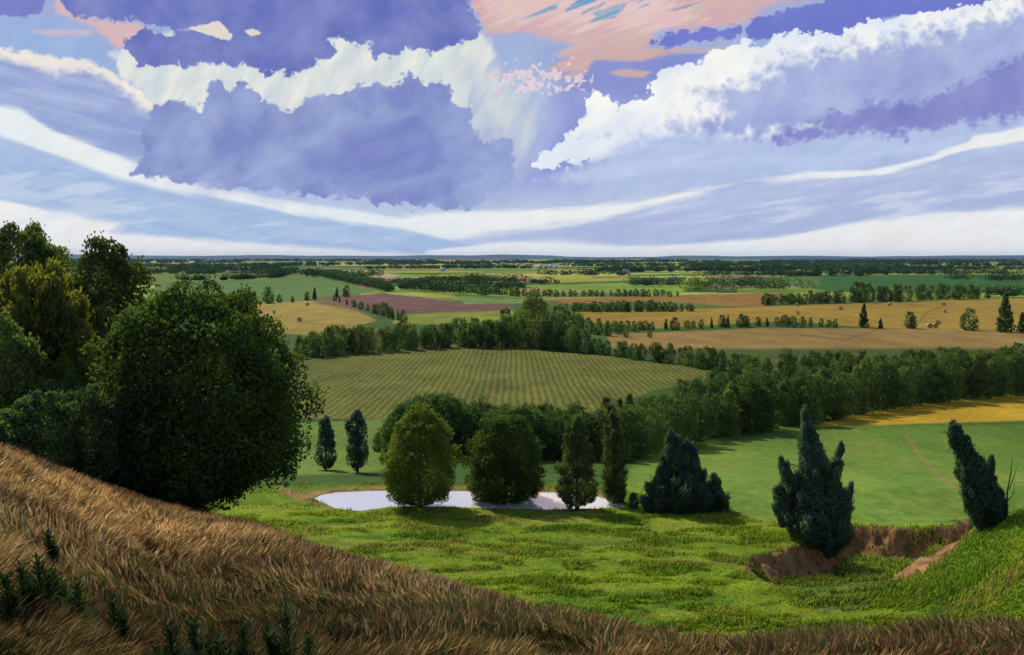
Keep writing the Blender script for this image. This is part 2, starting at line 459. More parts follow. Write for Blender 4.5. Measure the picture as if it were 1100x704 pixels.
# meadow in front of the pond
mm = (1-sstep(99, 112, YY))*(PX < 1000); paint(mm*(1-m*.0), g(112, 136, 34))
mot = fbm(XX/5.5, YY/3.0, 55); mot2 = fbm(XX/14, YY/6, 61)
mfr = (1-sstep(97, 106, YY))
paint(mfr*sstep(.52, .66, mot)*.75, g(66, 104, 30)); paint(mfr*sstep(.5, .7, 1-mot2)*.55, g(134, 148, 40))
paint(mfr*sstep(.56, .7, fbm(XX/7, YY/2.2, 91))*.5, g(140, 134, 62))
# field behind the gully keeps its smooth light green
d = sdf([(700, 640), (690, 552), (740, 549), (815, 556), (850, 563), (905, 558), (960, 565), (1040, 556), (1300, 545), (1300, 455), (900, 457), (700, 492)], PX, PY)
paint((1-sstep(-3, 2, d))*(YY > 84)*(GS > 0), g(96, 124, 46))
paint((1-sstep(-3, 2, d))*(YY > 84)*(GS > 0)*sstep(.4, .7, fbm(PX/70, PY/16, 133))*.6, g(118, 132, 52))
# mound
mo = sstep(26, 29, XX-.12*(YY-60))*(YY < 82)*(YY > 20); paint(mo*.9, g(100, 132, 38))
# ring of sandy earth at the pond, soil of the gully, track in the field
psd = np.full(XX.shape, 99.); b = (YY > 85) & (YY < 125) & (XX > -45) & (XX < 35); psd[b] = sdf(PW, XX[b], YY[b])
sand = (1-sstep(.5, 2.6, psd+(fbm(XX/1.5, YY/1.5, 8)-.5)*1.5))*np.clip(sstep(-17, -21.0, XX)+sstep(100.5, 103, YY), 0, 1)
d = dline([(300, 527), (318, 532), (340, 538)], PX, PY); sand = np.maximum(sand, (1-sstep(1.0, 5, d+wob*5))*(YY > 85)*(YY < 125))
paint(sand, g(150, 122, 76))
trk = dline([(975, 470), (990, 490), (1004, 508), (1022, 520), (1040, 534)], PX, PY)
paint((1-sstep(.8, 4, trk+wob*6))*(YY > 84)*.6, g(140, 118, 70))
trk = dline([(640, 331+0), (700, 326)], PX, PY)
for L_ in ([(905, 366), (935, 357), (944, 353)], [(905, 366), (885, 362), (860, 360)], [(1010, 330), (995, 336), (985, 350)]):
    paint((1-sstep(.3, 1.1, dline(L_, PX, PY)))*(YY > 300)*.55, g(84, 84, 40))
gy, gx = np.gradient(Z, axis=0)/np.maximum(np.gradient(YY, axis=0), 1e-3), np.gradient(Z, axis=1)/np.maximum(np.gradient(XX, axis=1), 1e-3)
slope = np.sqrt(gx**2+gy**2)
soil = (GS < .5)*sstep(.38, .62, slope+(fbm(XX/1.6, YY/1.6, 88)-.5)*.9)*sstep(60, 66, YY)
gfl = (GS < -1)*(1-soil); paint(gfl*.8, g(82, 112, 56)); paint(gfl*sstep(.45, .6, fbm(XX/3, YY/3, 14))*.6, g(120, 134, 70))
strip = (1-sstep(4, 8, dline([(1046, 560), (1032, 578), (1004, 600), (972, 618)], PX, PY)+wob*8))*(YY < 88)*(YY > 50); soil = np.maximum(soil, strip)
paint(soil, g(158, 104, 66))
pth = dline([(1010, 560+10), (985, 600), (930, 630), (880, 652), (850, 668)], PX, PY)
soil2 = (1-sstep(1, 5, pth+wob*7))*(YY < 84)*(YY > 50)*.55; paint(soil2, g(140, 118, 60))
COLR *= (1-.2*sstep(120, 200, YY))[..., None]
# dry hill
dry = sstep(-.2, .5, DM)
dn = fbm(XX/4, YY/4, 15)
paint(dry, g(108, 80, 50)); paint(dry*sstep(.4, .65, dn)*.8, g(74, 56, 38)); paint(dry*sstep(.5, .7, fbm(XX/5, YY/3, 19))*.5, g(84, 86, 40))
nv, nu = XX.shape
V = np.stack([XX, YY, Z], -1).reshape(-1, 3)
# rows behind and under the camera
ex = [(-8., 12.), (-60., 60.), (-400., 400.)]
extraV = []
for y0, w0 in ex[::-1]:
    xs = uu/1.25*w0*1.6
    extraV.append(np.stack([xs, np.full(nu, y0), np.full(nu, tz(0, 3.)-(-y0)*.1)], 1))
V = np.concatenate(extraV+[V])
ne = len(ex)
I = np.arange((nv+ne)*nu).reshape(nv+ne, nu)
Q = np.stack([I[:-1, :-1], I[:-1, 1:], I[1:, 1:], I[1:, :-1]], -1).reshape(-1, 4)
col4 = np.concatenate([np.tile(np.array([*lin(100, 76, 48), 1]), (ne*nu, 1)), np.concatenate([COLR.reshape(-1, 3), np.ones((nv*nu, 1))], 1)])
msk = np.zeros(((nv+ne)*nu, 4)); msk[ne*nu:, 0] = mrow.ravel(); msk[ne*nu:, 1] = (mgold).ravel(); msk[ne*nu:, 2] = np.maximum(soil, 0).ravel(); msk[:, 3] = 1
m, nt = newmat('ground')
geo = N(nt, 'ShaderNodeNewGeometry').outputs['Position']
base = attr(nt, 'col', 'Color')
sep = N(nt, 'ShaderNodeSeparateColor'); nt.links.new(attr(nt, 'mask', 'Color'), sep.inputs[0])
n1 = noise(nt, geo, .9, 6, .6, sc=(1, .6, 1)); n2 = noise(nt, geo, .06, 5, .6, sc=(1, .5, 1)); n3 = noise(nt, geo, .012, 4, .6, sc=(.6, .25, 1))
v = math_(nt, 'MULTIPLY', maprange(nt, n1, .3, .7, .74, 1.26, 'LINEAR'), maprange(nt, n2, .3, .7, .78, 1.22, 'LINEAR'))
v = math_(nt, 'MULTIPLY', v, maprange(nt, n3, .35, .65, .86, 1.14, 'LINEAR'))
c = mixc(nt, 1., base, v, 'MULTIPLY')
# crop rows: lines running away from the viewer, broken up by noise
sx = N(nt, 'ShaderNodeSeparateXYZ'); nt.links.new(geo, sx.inputs[0])
jit = math_(nt, 'MULTIPLY', math_(nt, 'SUBTRACT', noise(nt, geo, .05, 3, sc=(1, .3, 1)), .5), 2.)
ph = math_(nt, 'MULTIPLY', math_(nt, 'ADD', sx.outputs[0], jit), 2*math.pi/2.0)
sn = math_(nt, 'SINE', ph)
br = noise(nt, geo, .8, 4, .7, sc=(1.2, .16, 1))
rw = maprange(nt, math_(nt, 'ADD', sn, math_(nt, 'MULTIPLY', math_(nt, 'SUBTRACT', br, .5), 5.5)), -1.7, 1.9)
rowc = mixc(nt, rw, (.062, .088, .014), (.178, .155, .028))
rowc = mixc(nt, 1., rowc, maprange(nt, n2, .3, .7, .7, 1.25, 'LINEAR'), 'MULTIPLY')
c = mixc(nt, sep.outputs[0], c, rowc)
sn2 = noise(nt, geo, .5, 4, .6, sc=(3.5, .5, 3.5))
c = mixc(nt, math_(nt, 'MULTIPLY', sep.outputs[2], .8), c, mixc(nt, maprange(nt, sn2, .35, .65), (.15, .080, .034), (.36, .205, .09)))
b = N(nt, 'ShaderNodeBsdfPrincipled'); nt.links.new(c, b.inputs['Base Color']); b.inputs['Roughness'].default_value = .95; b.inputs['Specular IOR Level'].default_value = .05
bp = N(nt, 'ShaderNodeBump'); bp.inputs['Strength'].default_value = .5; bp.inputs['Distance'].default_value = .3
nt.links.new(n1, bp.inputs['Height']); nt.links.new(bp.outputs[0], b.inputs['Normal'])
nt.links.new(b.outputs[0], N(nt, 'ShaderNodeOutputMaterial').inputs[0])
go = obj('ground', mesh_np('ground', V, [Q], [m], attrs={'col': ('FLOAT_COLOR', col4), 'mask': ('FLOAT_COLOR', msk)}, smooth=True))
tag(go, 'rolling hillside, meadow and valley of patchwork fields reaching the horizon', kind='structure')

# pond water
m, nt = newmat('pond_water')
tc = N(nt, 'ShaderNodeNewGeometry').outputs['Position']
b = N(nt, 'ShaderNodeBsdfPrincipled', inp={'Base Color': (.93, .92, .86, 1), 'Roughness': .2, 'IOR': 1.33})  # pale sky reflection put into the diffuse base colour
gl = N(nt, 'ShaderNodeBsdfGlossy', inp={'Color': (.95, .97, .97, 1), 'Roughness': .035})
ms = N(nt, 'ShaderNodeMixShader'); ms.inputs[0].default_value = .36
bp = N(nt, 'ShaderNodeBump', inp={'Strength': .06, 'Distance': .1}); nt.links.new(noise(nt, tc, 1.2, 3, sc=(.5, 2, 1)), bp.inputs['Height'])
nt.links.new(bp.outputs[0], b.inputs['Normal']); nt.links.new(bp.outputs[0], gl.inputs['Normal'])
nt.links.new(b.outputs[0], ms.inputs[1]); nt.links.new(gl.outputs[0], ms.inputs[2])
nt.links.new(ms.outputs[0], N(nt, 'ShaderNodeOutputMaterial').inputs[0])
A = np.array(PW); cen = A.mean(0); A = cen+(A-cen)*1.06
Vp = np.concatenate([A, np.full((len(A), 1), CAMZ-POND_D)], 1)
pw = obj('water', mesh_np('water', Vp, [np.arange(len(A))[None, ::-1]], [m])); tag(pw, 'small bright pond, pale sky reflection put into its water colour', kind='structure')

#SKY
# ------------------------------------------------------------------ sky backdrop: a ring 80 km out
Rr = 80000.
az = np.concatenate([np.linspace(-180, -42, 60)[:-1], np.linspace(-42, 42, 560), np.linspace(42, 180, 60)[1:]])
el = np.tan(np.radians(np.concatenate([np.linspace(-.6, 17, 210), np.linspace(17, 27, 20)[1:]])))
AZ, EL = np.meshgrid(np.radians(az), el)
SX, SY, SZ = Rr*np.sin(AZ), Rr*np.cos(AZ), CAMZ+Rr*EL
clip = np.clip(AZ, -math.pi/4, math.pi/4)
SU = 550+1000*np.tan(clip)+(AZ-clip)*1200
SV = HOR-1000*EL/np.cos(clip)
SU = SU.ravel(); SV = SV.ravel()
CL = {}
def add_layer(name, P): CL[name] = P
m, nt = newmat('sky_clouds')
suv = attr(nt, 'suv', 'Vector')
sxyz = N(nt, 'ShaderNodeSeparateXYZ'); nt.links.new(suv, sxyz.inputs[0])
yv = sxyz.outputs[1]
def voro(scale, detail):
    v = N(nt, 'ShaderNodeTexVoronoi', feature='SMOOTH_F1'); nt.links.new(suvw, v.inputs['Vector'])
    v.inputs['Scale'].default_value = scale; v.inputs['Detail'].default_value = detail; v.inputs['Smoothness'].default_value = .25
    v.inputs['Roughness'].default_value = .55
    return math_(nt, 'SUBTRACT', 1.0, v.outputs['Distance'])
wn = N(nt, 'ShaderNodeTexNoise'); nt.links.new(suv, wn.inputs['Vector']); wn.inputs['Scale'].default_value = 5; wn.inputs['Detail'].default_value = 4
wv_ = N(nt, 'ShaderNodeVectorMath', operation='MULTIPLY_ADD'); nt.links.new(wn.outputs['Color'], wv_.inputs[0]); wv_.inputs[1].default_value = (.16, .16, 0); nt.links.new(suv, wv_.inputs[2])
suvw = wv_.outputs[0]
puff = math_(nt, 'ADD', math_(nt, 'MULTIPLY', noise(nt, suv, 4.2, 8, .62, .1), .6), math_(nt, 'MULTIPLY', voro(7., 2), .45))
puff2 = noise(nt, suv, 12., 6, .65, .2, off=(3, 7, 0))
streak = noise(nt, suv, 1.8, 6, .55, .1, sc=(.5, 3.6, 1), rot=(0, 0, R(9)))
streakL = noise(nt, suv, 1.8, 6, .55, .1, sc=(.5, 3.6, 1), rot=(0, 0, R(-13)))
brush = noise(nt, suv, 4., 7, .62, .2, sc=(.5, 1.9, 1), rot=(0, 0, R(28)))
soft = noise(nt, suv, 1.6, 6, .55, .2)
streakR = noise(nt, suv, 5., 5, .6, .1, sc=(.35, 3., 1), rot=(0, 0, R(20)))
diag = noise(nt, suv, 2.5, 4, .5, .1, sc=(2.2, .6, 1), rot=(0, 0, R(-25)))
NZ = dict(streakR=streakR, puff=puff, puff2=puff2, streak=streak, streakL=streakL, brush=brush, soft=soft, diag=diag)
# base gradient
ramp = N(nt, 'ShaderNodeValToRGB'); nt.links.new(maprange(nt, yv, -1.5, 2.9, 0, 1, 'LINEAR'), ramp.inputs[0])
els = ramp.color_ramp.elements
def pos(py): return (py/100+1.5)/4.4
els[0].position = 0; els[0].color = (*lin(150, 165, 215), 1)
els[1].position = pos(277); els[1].color = (*lin(240, 234, 230), 1)
for p, c_ in ((0, (160, 172, 214)), (90, (164, 184, 220)), (150, (162, 182, 222)), (215, (182, 196, 226)), (245, (198, 208, 230)), (262, (226, 228, 234))):
    e = els.new(pos(p)); e.color = (*lin(*c_), 1)
cur = ramp.outputs[0]
def layer(name, P, cA, cB, nz='puff', amp=24, softn=2.5, cn='soft', lo=.3, hi=.7, op=1., amp2=0, bias=0.):
    """sdf<0 inside; noise-eroded edge; two-tone interior"""
    global cur
    CL[name] = P
    s = attr(nt, 's_'+name)
    e = math_(nt, 'SUBTRACT', math_(nt, 'MULTIPLY', math_(nt, 'SUBTRACT', NZ[nz], .5), 2*amp), s)
    if bias: e = math_(nt, 'ADD', e, bias)
    if amp2: e = math_(nt, 'ADD', e, math_(nt, 'MULTIPLY', math_(nt, 'SUBTRACT', NZ['puff2'], .5), 2*amp2))
    f = maprange(nt, e, -softn, softn)
    if op < 1: f = math_(nt, 'MULTIPLY', f, op)
    col = mixc(nt, maprange(nt, NZ[cn], lo, hi), tuple(lin(*cA)), tuple(lin(*cB)))
    cur = mixc(nt, f, cur, col)
Bg = -320; 
layer('milk', [(470, 60), (620, 90), (600, 190), (540, 215), (470, 160)], (164, 178, 220), (184, 198, 226), 'diag', 14, 18, 'diag')
layer('bluegrey', [(590, 60), (720, 50), (760, 120), (620, 200), (560, 200), (600, 130)], (140, 150, 212), (150, 160, 214), 'soft', 10, 22)
layer('upleft', [(-900, 20), (60, 18), (120, 50), (150, 90), (60, 62), (-900, 62)], (150, 176, 220), (162, 184, 224), 'streak', 8, 6)
layer('pinkleft', [(40, Bg), (70, Bg), (70, 6), (100, 20), (150, 28), (170, 40), (128, 52), (100, 30), (60, 14)], (222, 184, 184), (206, 184, 192), 'streak', 9, 4, 'brush')
layer('pinkband', [(30, 33), (100, 32), (95, 38), (60, 39)], (200, 188, 204), (206, 184, 196), 'streak', 4, 3, 'brush')
layer('glow', [(118, 58), (170, 36), (230, 20), (300, 40), (420, 40), (520, 36), (530, 60), (500, 100), (520, 140), (545, 170), (520, 150), (440, 100), (300, 130), (170, 118), (140, 90)],
      (204, 214, 220), (233, 234, 226), 'diag', 14, 4, 'diag', .3, .7)
layer('glowr', [(490, 60), (560, 90), (570, 150), (545, 176), (520, 150), (500, 110)], (190, 202, 220), (210, 218, 218), 'diag', 16, 16, 'diag', .4, .6)
layer('pink', [(480, Bg), (505, 0), (520, 36), (560, 34), (590, 42), (615, 48), (600, 60), (660, 66), (700, 44), (700, 30), (790, 26), (820, 10), (900, -6), (1000, Bg)],
      (212, 172, 182), (208, 180, 176), 'streak', 12, 5, 'brush', .4, .6)
layer('pinklite', [(470, Bg), (600, -10), (720, 0), (760, 20), (690, 34), (600, 30), (520, 20)], (226, 190, 196), (220, 196, 186), 'streakR', 34, 7, 'brush')

layer('tealA', [(560, 20), (600, 4), (598, 10), (566, 20)], (110, 160, 200), (120, 160, 196), 'brush', 5, 1.5)
layer('tealB', [(625, -6), (650, -8), (640, 2), (610, 14), (606, 12)], (110, 160, 200), (130, 165, 196), 'brush', 5, 1.5)
layer('tealC', [(640, 18), (672, 10), (660, 20), (632, 24)], (130, 168, 196), (140, 150, 170), 'brush', 5, 1.5)
layer('tealD', [(716, 12), (756, 2), (740, 8), (722, 12)], (120, 150, 190), (130, 150, 180), 'brush', 4, 1.5)
layer('cirrus', [(520, 8), (600, -20), (780, -30), (760, 14), (660, 44), (560, 40)], (232, 206, 208), (226, 200, 200), 'streakR', 90, 9, 'brush', op=.55, bias=-26.)
layer('tealF', [(540, 6), (700, -20), (790, -20), (740, 14), (640, 34), (580, 26)], (120, 162, 198), (136, 160, 190), 'brush', 70, 3, 'soft', op=.7, bias=-26.)
layer('salmon', [(590, 74), (615, 60), (660, 54), (740, 50), (790, 52), (730, 58), (700, 74), (655, 80)], (206, 176, 174), (202, 170, 162), 'streak', 8, 4, 'brush')
layer('salmonC', [(600, 60), (660, 50), (700, 44), (690, 60), (640, 74), (600, 76)], (208, 178, 178), (204, 172, 166), 'streakR', 40, 4, 'brush')
layer('blueA', [(615, 92), (640, 66), (690, 66), (720, 56), (760, 58), (720, 84), (700, 100), (640, 104)], (132, 142, 208), (140, 150, 210), 'streak', 9, 3)
layer('salmonB', [(655, 78), (676, 74), (700, 77), (690, 84), (664, 82)], (204, 172, 172), (202, 170, 162), 'streak', 4, 2, 'brush')
layer('blueB', [(684, 48), (706, 38), (740, 30), (770, 24), (800, 26), (795, 44), (740, 51), (700, 52)], (112, 122, 204), (118, 128, 206), 'puff', 10, 1.5)
layer('blueC', [(798, 30), (806, 16), (850, 8), (880, 0), (930, Bg), (1300, Bg), (1300, 0), (960, 22), (900, 44), (800, 46)], (110, 120, 202), (118, 128, 206), 'puff', 8, 1.8)
layer('flecks', [(530, 84), (560, 79), (622, 82), (625, 86), (580, 92), (534, 92)], (222, 202, 214), (226, 212, 220), 'puff2', 70, 5, 'brush')
# upper left lavender bank with a bright rim
layer('bankrim', [(-900, 40), (0, 50), (30, 52), (60, 60), (100, 63), (135, 82), (166, 108), (200, 130), (200, 240), (150, 210), (100, 190), (0, 150), (-900, 140)], (236, 226, 222), (240, 234, 226), 'puff', 7, 3, amp2=3)
layer('bank', [(-900, 52), (0, 58), (30, 66), (60, 74), (100, 72), (128, 90), (160, 117), (200, 130), (260, 240), (150, 210), (100, 190), (0, 150), (-900, 140)], (144, 160, 210), (174, 188, 222), 'puff', 8, 6, 'streakL')
layer('streakw', [(-900, 90), (0, 114), (22, 118), (50, 138), (100, 158), (160, 182), (280, 214), (430, 232), (520, 226), (560, 232), (520, 250), (480, 262), (300, 240), (110, 196), (0, 152), (-900, 100)],
      (228, 235, 240), (238, 240, 238), 'streakL', 10, 4)
layer('lowleft', [(-900, 110), (0, 147), (60, 166), (120, 190), (200, 208), (300, 226), (420, 246), (520, 262), (500, 275), (400, 272), (250, 260), (128, 250), (138, 240), (60, 226), (0, 216), (-900, 180)],
      (160, 184, 222), (178, 198, 228), 'streakL', 10, 4, 'streakL')
layer('wedgel', [(-900, 196), (0, 217), (60, 228), (128, 241), (118, 250), (250, 262), (420, 272), (520, 281), (-900, 290)], (236, 238, 240), (242, 238, 234), 'streakL', 8, 3)
layer('lowlav', [(520, 255), (620, 240), (770, 202), (870, 184), (1000, 174), (1100, 156), (1300, 120), (1300, 240), (1000, 236), (840, 256), (700, 270), (600, 258), (480, 262)],
      (170, 182, 220), (186, 198, 228), 'streak', 8, 5, 'streak')
layer('midstreak', [(420, 236), (500, 230), (600, 226), (690, 214), (762, 200), (772, 203), (700, 220), (640, 238), (560, 246), (500, 250), (440, 243)], (232, 237, 242), (240, 240, 238), 'streak', 12, 3.5)
layer('wedger', [(830, 256), (930, 239), (1000, 231), (1300, 210), (1300, 290), (440, 290), (460, 268), (560, 262), (640, 264), (690, 266), (780, 257)], (238, 240, 242), (240, 236, 234), 'streak', 8, 3)
layer('wisps', [(-900, 150), (0, 160), (300, 225), (560, 232), (800, 200), (1300, 150), (1300, 250), (560, 262), (200, 262), (-900, 230)], (214, 224, 238), (224, 230, 240), 'streak', 100, 12, 'soft', op=.4, bias=-34.)
# great cumulus on the right
layer('cumw', [(552, 186), (562, 176), (585, 160), (605, 142), (628, 122), (624, 104), (640, 94), (656, 98), (664, 110), (680, 98), (692, 100), (700, 84), (706, 76), (724, 68), (748, 62), (762, 48), (790, 42), (806, 34), (812, 44), (838, 34), (862, 30), (900, 34), (930, 18), (1000, 8), (1050, 2), (1110, -12), (1300, -60), (1300, 110),
      (1050, 130), (900, 160), (760, 170), (640, 176), (570, 186)], (226, 233, 244), (246, 246, 242), 'puff', 12, 1.4, 'soft', .38, .6, amp2=3)
layer('cumlight', [(575, 194), (640, 168), (680, 146), (740, 136), (800, 140), (1100, 110), (1300, 100), (1300, 150), (870, 186), (700, 206), (600, 200)], (176, 192, 228), (190, 204, 234), 'puff', 12, 10, 'streak')
layer('cumbody', [(690, 132), (740, 118), (770, 118), (738, 98), (790, 78), (850, 56), (930, 40), (1010, 22), (1100, 4), (1300, -46), (1300, 110), (1000, 150), (840, 156), (760, 152), (700, 138)], (148, 160, 212), (180, 192, 228), 'puff', 26, 14, 'soft', .25, .75, amp2=5)
layer('cummid', [(620, 150), (690, 128), (760, 122), (720, 140), (660, 152)], (196, 206, 236), (214, 222, 242), 'puff', 26, 8, 'soft', amp2=8)
layer('cumdark', [(800, 150), (832, 142), (880, 122), (940, 106), (1000, 100), (1060, 70), (1110, 52), (1300, 20), (1300, 110), (1100, 130), (1050, 134), (980, 150), (900, 148), (838, 162), (830, 154)], (122, 126, 196), (146, 152, 208), 'puff', 16, 6, 'soft', amp2=3)
layer('cumhi', [(1030, 70), (1090, 36), (1110, 40), (1070, 66), (1040, 84)], (180, 190, 226), (170, 180, 222), 'puff', 12, 8, op=.6)
layer('s2b', [(740, 206), (800, 194), (870, 186), (930, 184), (930, 187), (870, 190), (800, 197), (750, 208)], (220, 227, 240), (232, 236, 238), 'streak', 8, 2.2)
layer('s2', [(868, 187), (930, 184), (965, 176), (1000, 166), (1040, 154), (1046, 146), (1100, 138), (1300, 90), (1300, 100), (1100, 150), (1044, 158), (1004, 174), (950, 186), (900, 189)], (232, 238, 240), (236, 238, 232), 'streak', 7, 2.4)
# big central cloud and dark top clouds
layer('central', [(142, 188), (158, 166), (146, 146), (164, 114), (180, 108), (214, 116), (220, 94), (236, 88), (244, 94), (262, 84), (278, 106), (308, 118), (338, 104), (372, 98), (402, 84), (416, 94), (440, 80), (456, 92), (482, 92), (486, 108), (504, 116), (514, 152), (548, 148), (556, 186), (540, 206), (506, 222), (450, 226), (380, 213), (270, 206), (200, 196)],
      (124, 136, 196), (166, 180, 218), 'puff', 13, 2.2, 'soft', .28, .78, amp2=5, bias=4.)
layer('centrallite', [(400, 120), (520, 130), (548, 160), (536, 200), (440, 214), (300, 206), (180, 190), (160, 176), (300, 178), (420, 170)], (148, 162, 212), (160, 174, 217), 'soft', 60, 26, 'brush', op=.6)
layer('centraldark', [(330, 180), (380, 150), (450, 120), (480, 150), (490, 180), (440, 192), (360, 196)], (116, 126, 192), (126, 136, 198), 'soft', 60, 16, 'brush', op=.8)
layer('topdark', [(60, Bg), (58, 0), (78, 16), (130, 22), (190, 34), (150, 30), (138, 44), (134, 54), (150, 70), (190, 72), (206, 66), (240, 70), (280, 78), (322, 80), (346, 66), (362, 56), (356, 42), (396, 48), (400, 60), (440, 56), (490, 52), (514, 40), (518, 28), (506, 8), (500, -40), (500, Bg)],
      (100, 110, 184), (136, 146, 204), 'puff', 13, 2., 'soft', .3, .75, amp2=6, bias=4.)
layer('hole', [(222, 26), (236, 22), (250, 38), (246, 44), (230, 40), (206, 32), (190, 33), (206, 29)], (226, 214, 204), (224, 218, 206), 'puff2', 4, 1.)
layer('holeb', [(262, 33), (272, 30), (280, 36), (270, 40)], (226, 218, 200), (224, 218, 206), 'puff2', 3, 1.)
layer('topleft', [(-900, Bg), (40, Bg), (50, 4), (46, 18), (20, 20), (0, 20), (-900, 30)], (122, 128, 200), (132, 138, 206), 'puff', 5, 1.2, amp2=3)
bv = maprange(nt, brush, .3, .7, .955, 1.045, 'LINEAR')
cur = mixc(nt, 1., cur, bv, 'MULTIPLY')
em = N(nt, 'ShaderNodeEmission'); nt.links.new(cur, em.inputs[0]); em.inputs[1].default_value = 1.0
nt.links.new(em.outputs[0], N(nt, 'ShaderNodeOutputMaterial').inputs[0])
try: m.cycles.emission_sampling = 'NONE'
except Exception: pass
at_ = {'suv': ('FLOAT_VECTOR', np.stack([SU/100, SV/100, SU*0], 1))}
for k, P in CL.items(): at_['s_'+k] = ('FLOAT', sdf(P, SU, SV))
nr, nc = AZ.shape; I = np.arange(nr*nc).reshape(nr, nc)
Q = np.stack([I[:-1, :-1], I[:-1, 1:], I[1:, 1:], I[1:, :-1]], -1).reshape(-1, 4)
so = obj('sky', mesh_np('sky', np.stack([SX, SY, SZ], -1).reshape(-1, 3), [Q], [m], attrs=at_, smooth=True))
tag(so, 'evening sky with violet cumulus, white streaks and pink cirrus', kind='structure')

#HILLS
# low blue hills on the horizon
hm = plain_mat('hill_haze_tint', (.03, .055, .06), 1, .2, .0006)  # blue of distant haze mixed into the forest base colour
for i, (Yh, x0, x1, hh, sd_) in enumerate([(24000, -.62, .62, 105, 1), (30000, -.62, .1, 160, 2), (31000, .12, .62, 150, 3), (15000, .28, .66, 58, 4), (13500, -.62, -.1, 52, 5)]):
    n = 260; u = np.linspace(x0, x1, n); x = u*Yh
    top = hh*(.35+.65*fbm(x/2600, x*0+sd_, sd_*3, 5))*sstep(x0, x0+.06, u)*(1-sstep(x1-.06, x1, u))
    prof = [(-1500, -2.), (-700, .55), (0, 1.), (900, .6), (2200, -2.)]
    V = []; 
    for dy, k in prof: V.append(np.stack([x, np.full(n, Yh+dy)+200*np.sin(u*30), np.where(k > 0, top*k, -2.)], 1))
    V = np.concatenate(V); I = np.arange(len(prof)*n).reshape(len(prof), n)
    Q = np.stack([I[:-1, :-1], I[:-1, 1:], I[1:, 1:], I[1:, :-1]], -1).reshape(-1, 4)
    ho = obj('hills', mesh_np('hills', V, [Q], [hm], smooth=True)); tag(ho, kind='structure')

#TREES
# ------------------------------------------------------------------ left slope trees
X, Y, Zb = at(212, 59)
H = ztop(303, 59)-Zb
tree('round_tree', 'huge dark round-crowned tree at the foot of the dry grass slope', (X, Y, Zb), H, 7.35, 'round', .085, 'big', 170, 76000, .30, .17, 11, r0=.30,
     crad=.2, sweep=.12, up=.35, hollow=.5, limbs=34, tintvar=.42)
def lt(name, label, px, Y, ytop, Rm, **k):
    X, Y_, Zb = at(px, Y); H = ztop(ytop, Y)-Zb
    return tree(name, label, (X, Y_, Zb), H, Rm, **k)
lt('broadleaf_tree', 'tall tree with pale sunlit leaf tips, rising just behind the huge round tree', 110, 70, 255, 5.0, prof='egg', z0f=.15, mat='deep', nclump=60, nleaf=32000, L=.36, W=.2, seed=21, crad=.31, tintvar=.5, fill=.34, hollow=.5)
lt('broadleaf_tree', 'tallest dark leafy tree, its top highest against the sky at the left edge', 22, 72, 232, 5.6, prof='egg', z0f=.2, mat='deep', nclump=64, nleaf=34000, L=.36, W=.2, seed=22, crad=.3, tintvar=.4, fill=.36, hollow=.5)
lt('broadleaf_tree', 'dark tree partly outside the picture on the upper left, beside the tallest tree', -55, 76, 262, 5.5, prof='egg', z0f=.2, mat='deep', nclump=80, nleaf=26000, L=.34, W=.2, seed=23)
lt('willow_tree', 'olive yellow feathery tree with bare dark stems showing through', 44, 63, 280, 4.4, prof='egg', z0f=.26, mat='olive', nclump=85, nleaf=26000, L=.5, W=.13, seed=24, fill=.15, sweep=.75, crad=.24, stems=[(0, 0, 1), (1.4, -1.2, .8), (-1.5, -.8, .85)], limbs=22, r0=.2)
lt('broadleaf_tree', 'green leafy tree filling the gap between the olive tree and the huge round tree', 92, 66, 322, 3.4, prof='egg', z0f=.1, mat='deep', nclump=60, nleaf=17000, L=.32, W=.19, seed=26, crad=.28, tintvar=.5)
lt('broadleaf_tree', 'mid green bushy tree at the left edge under the olive tree', -4, 56, 332, 3.0, prof='egg', z0f=.05, mat='deep', nclump=60, nleaf=16000, L=.26, W=.16, seed=25, crad=.28)
bl = ['dark shrub at the far left, lowest against the dry grass crest', 'shrub with blue green leaves below the olive tree', 'tall soft shrub between the olive tree and the huge round tree', 'shrub half hidden under the left side of the huge round tree',
      'small low shrub on the crest left of the big trunk', 'dense shrub behind the others, below the bare stems', 'shrub in shade at the back, left of the huge round crown', 'low shrub sloping down toward the big trunk']
for i, (px, Yb, yt, r_) in enumerate([(5, 47, 438, 1.9), (45, 49, 425, 2.1), (92, 52, 418, 2.3), (128, 55, 446, 2.0), (172, 57.5, 508, 1.3), (66, 57, 402, 2.5), (108, 60, 405, 2.4), (150, 57, 480, 1.6)]):
    lt('shrub', bl[i], px, Yb, yt, r_, prof='round', z0f=.0, mat='bush', nclump=34, nleaf=8500, L=.22, W=.12, seed=40+i, sweep=.5, cat='shrub', group='shrubs along the foot of the left wood', r0=.06, limbs=5, crad=.3)

# ------------------------------------------------------------------ trees round the pond
def pt(name, label, px, py, ytop, wpx, Y=None, **k):
    if Y is None: X, Y, Zb = hit(px, py)
    else: X, Y, Zb = at(px, Y)
    H = ztop(ytop, Y)-Zb; Rm = wpx/2/F*Y
    return tree(name, label, (X, Y, Zb), H, Rm, **k)
G = 'trees on the near bank of the pond'
pt('round_tree', 'olive topped rounded tree on the near pond bank, left of the other round one', 451, 545, 434, 84, prof='egg', z0f=.03, mat='pond', nclump=105, nleaf=34000, L=.26, W=.13, seed=51, group=G, crad=.2, sweep=.32, hollow=.55, limbs=16, fill=.58, dome=1.06)
pt('round_tree', 'darker rounded tree on the near pond bank, wider than its round neighbour', 543, 546, 443, 90, prof='round', z0f=.03, mat='big', nclump=110, nleaf=34000, L=.27, W=.15, seed=52, group=G, crad=.2, sweep=.28, hollow=.55, limbs=16, fill=.58, dome=1.06)
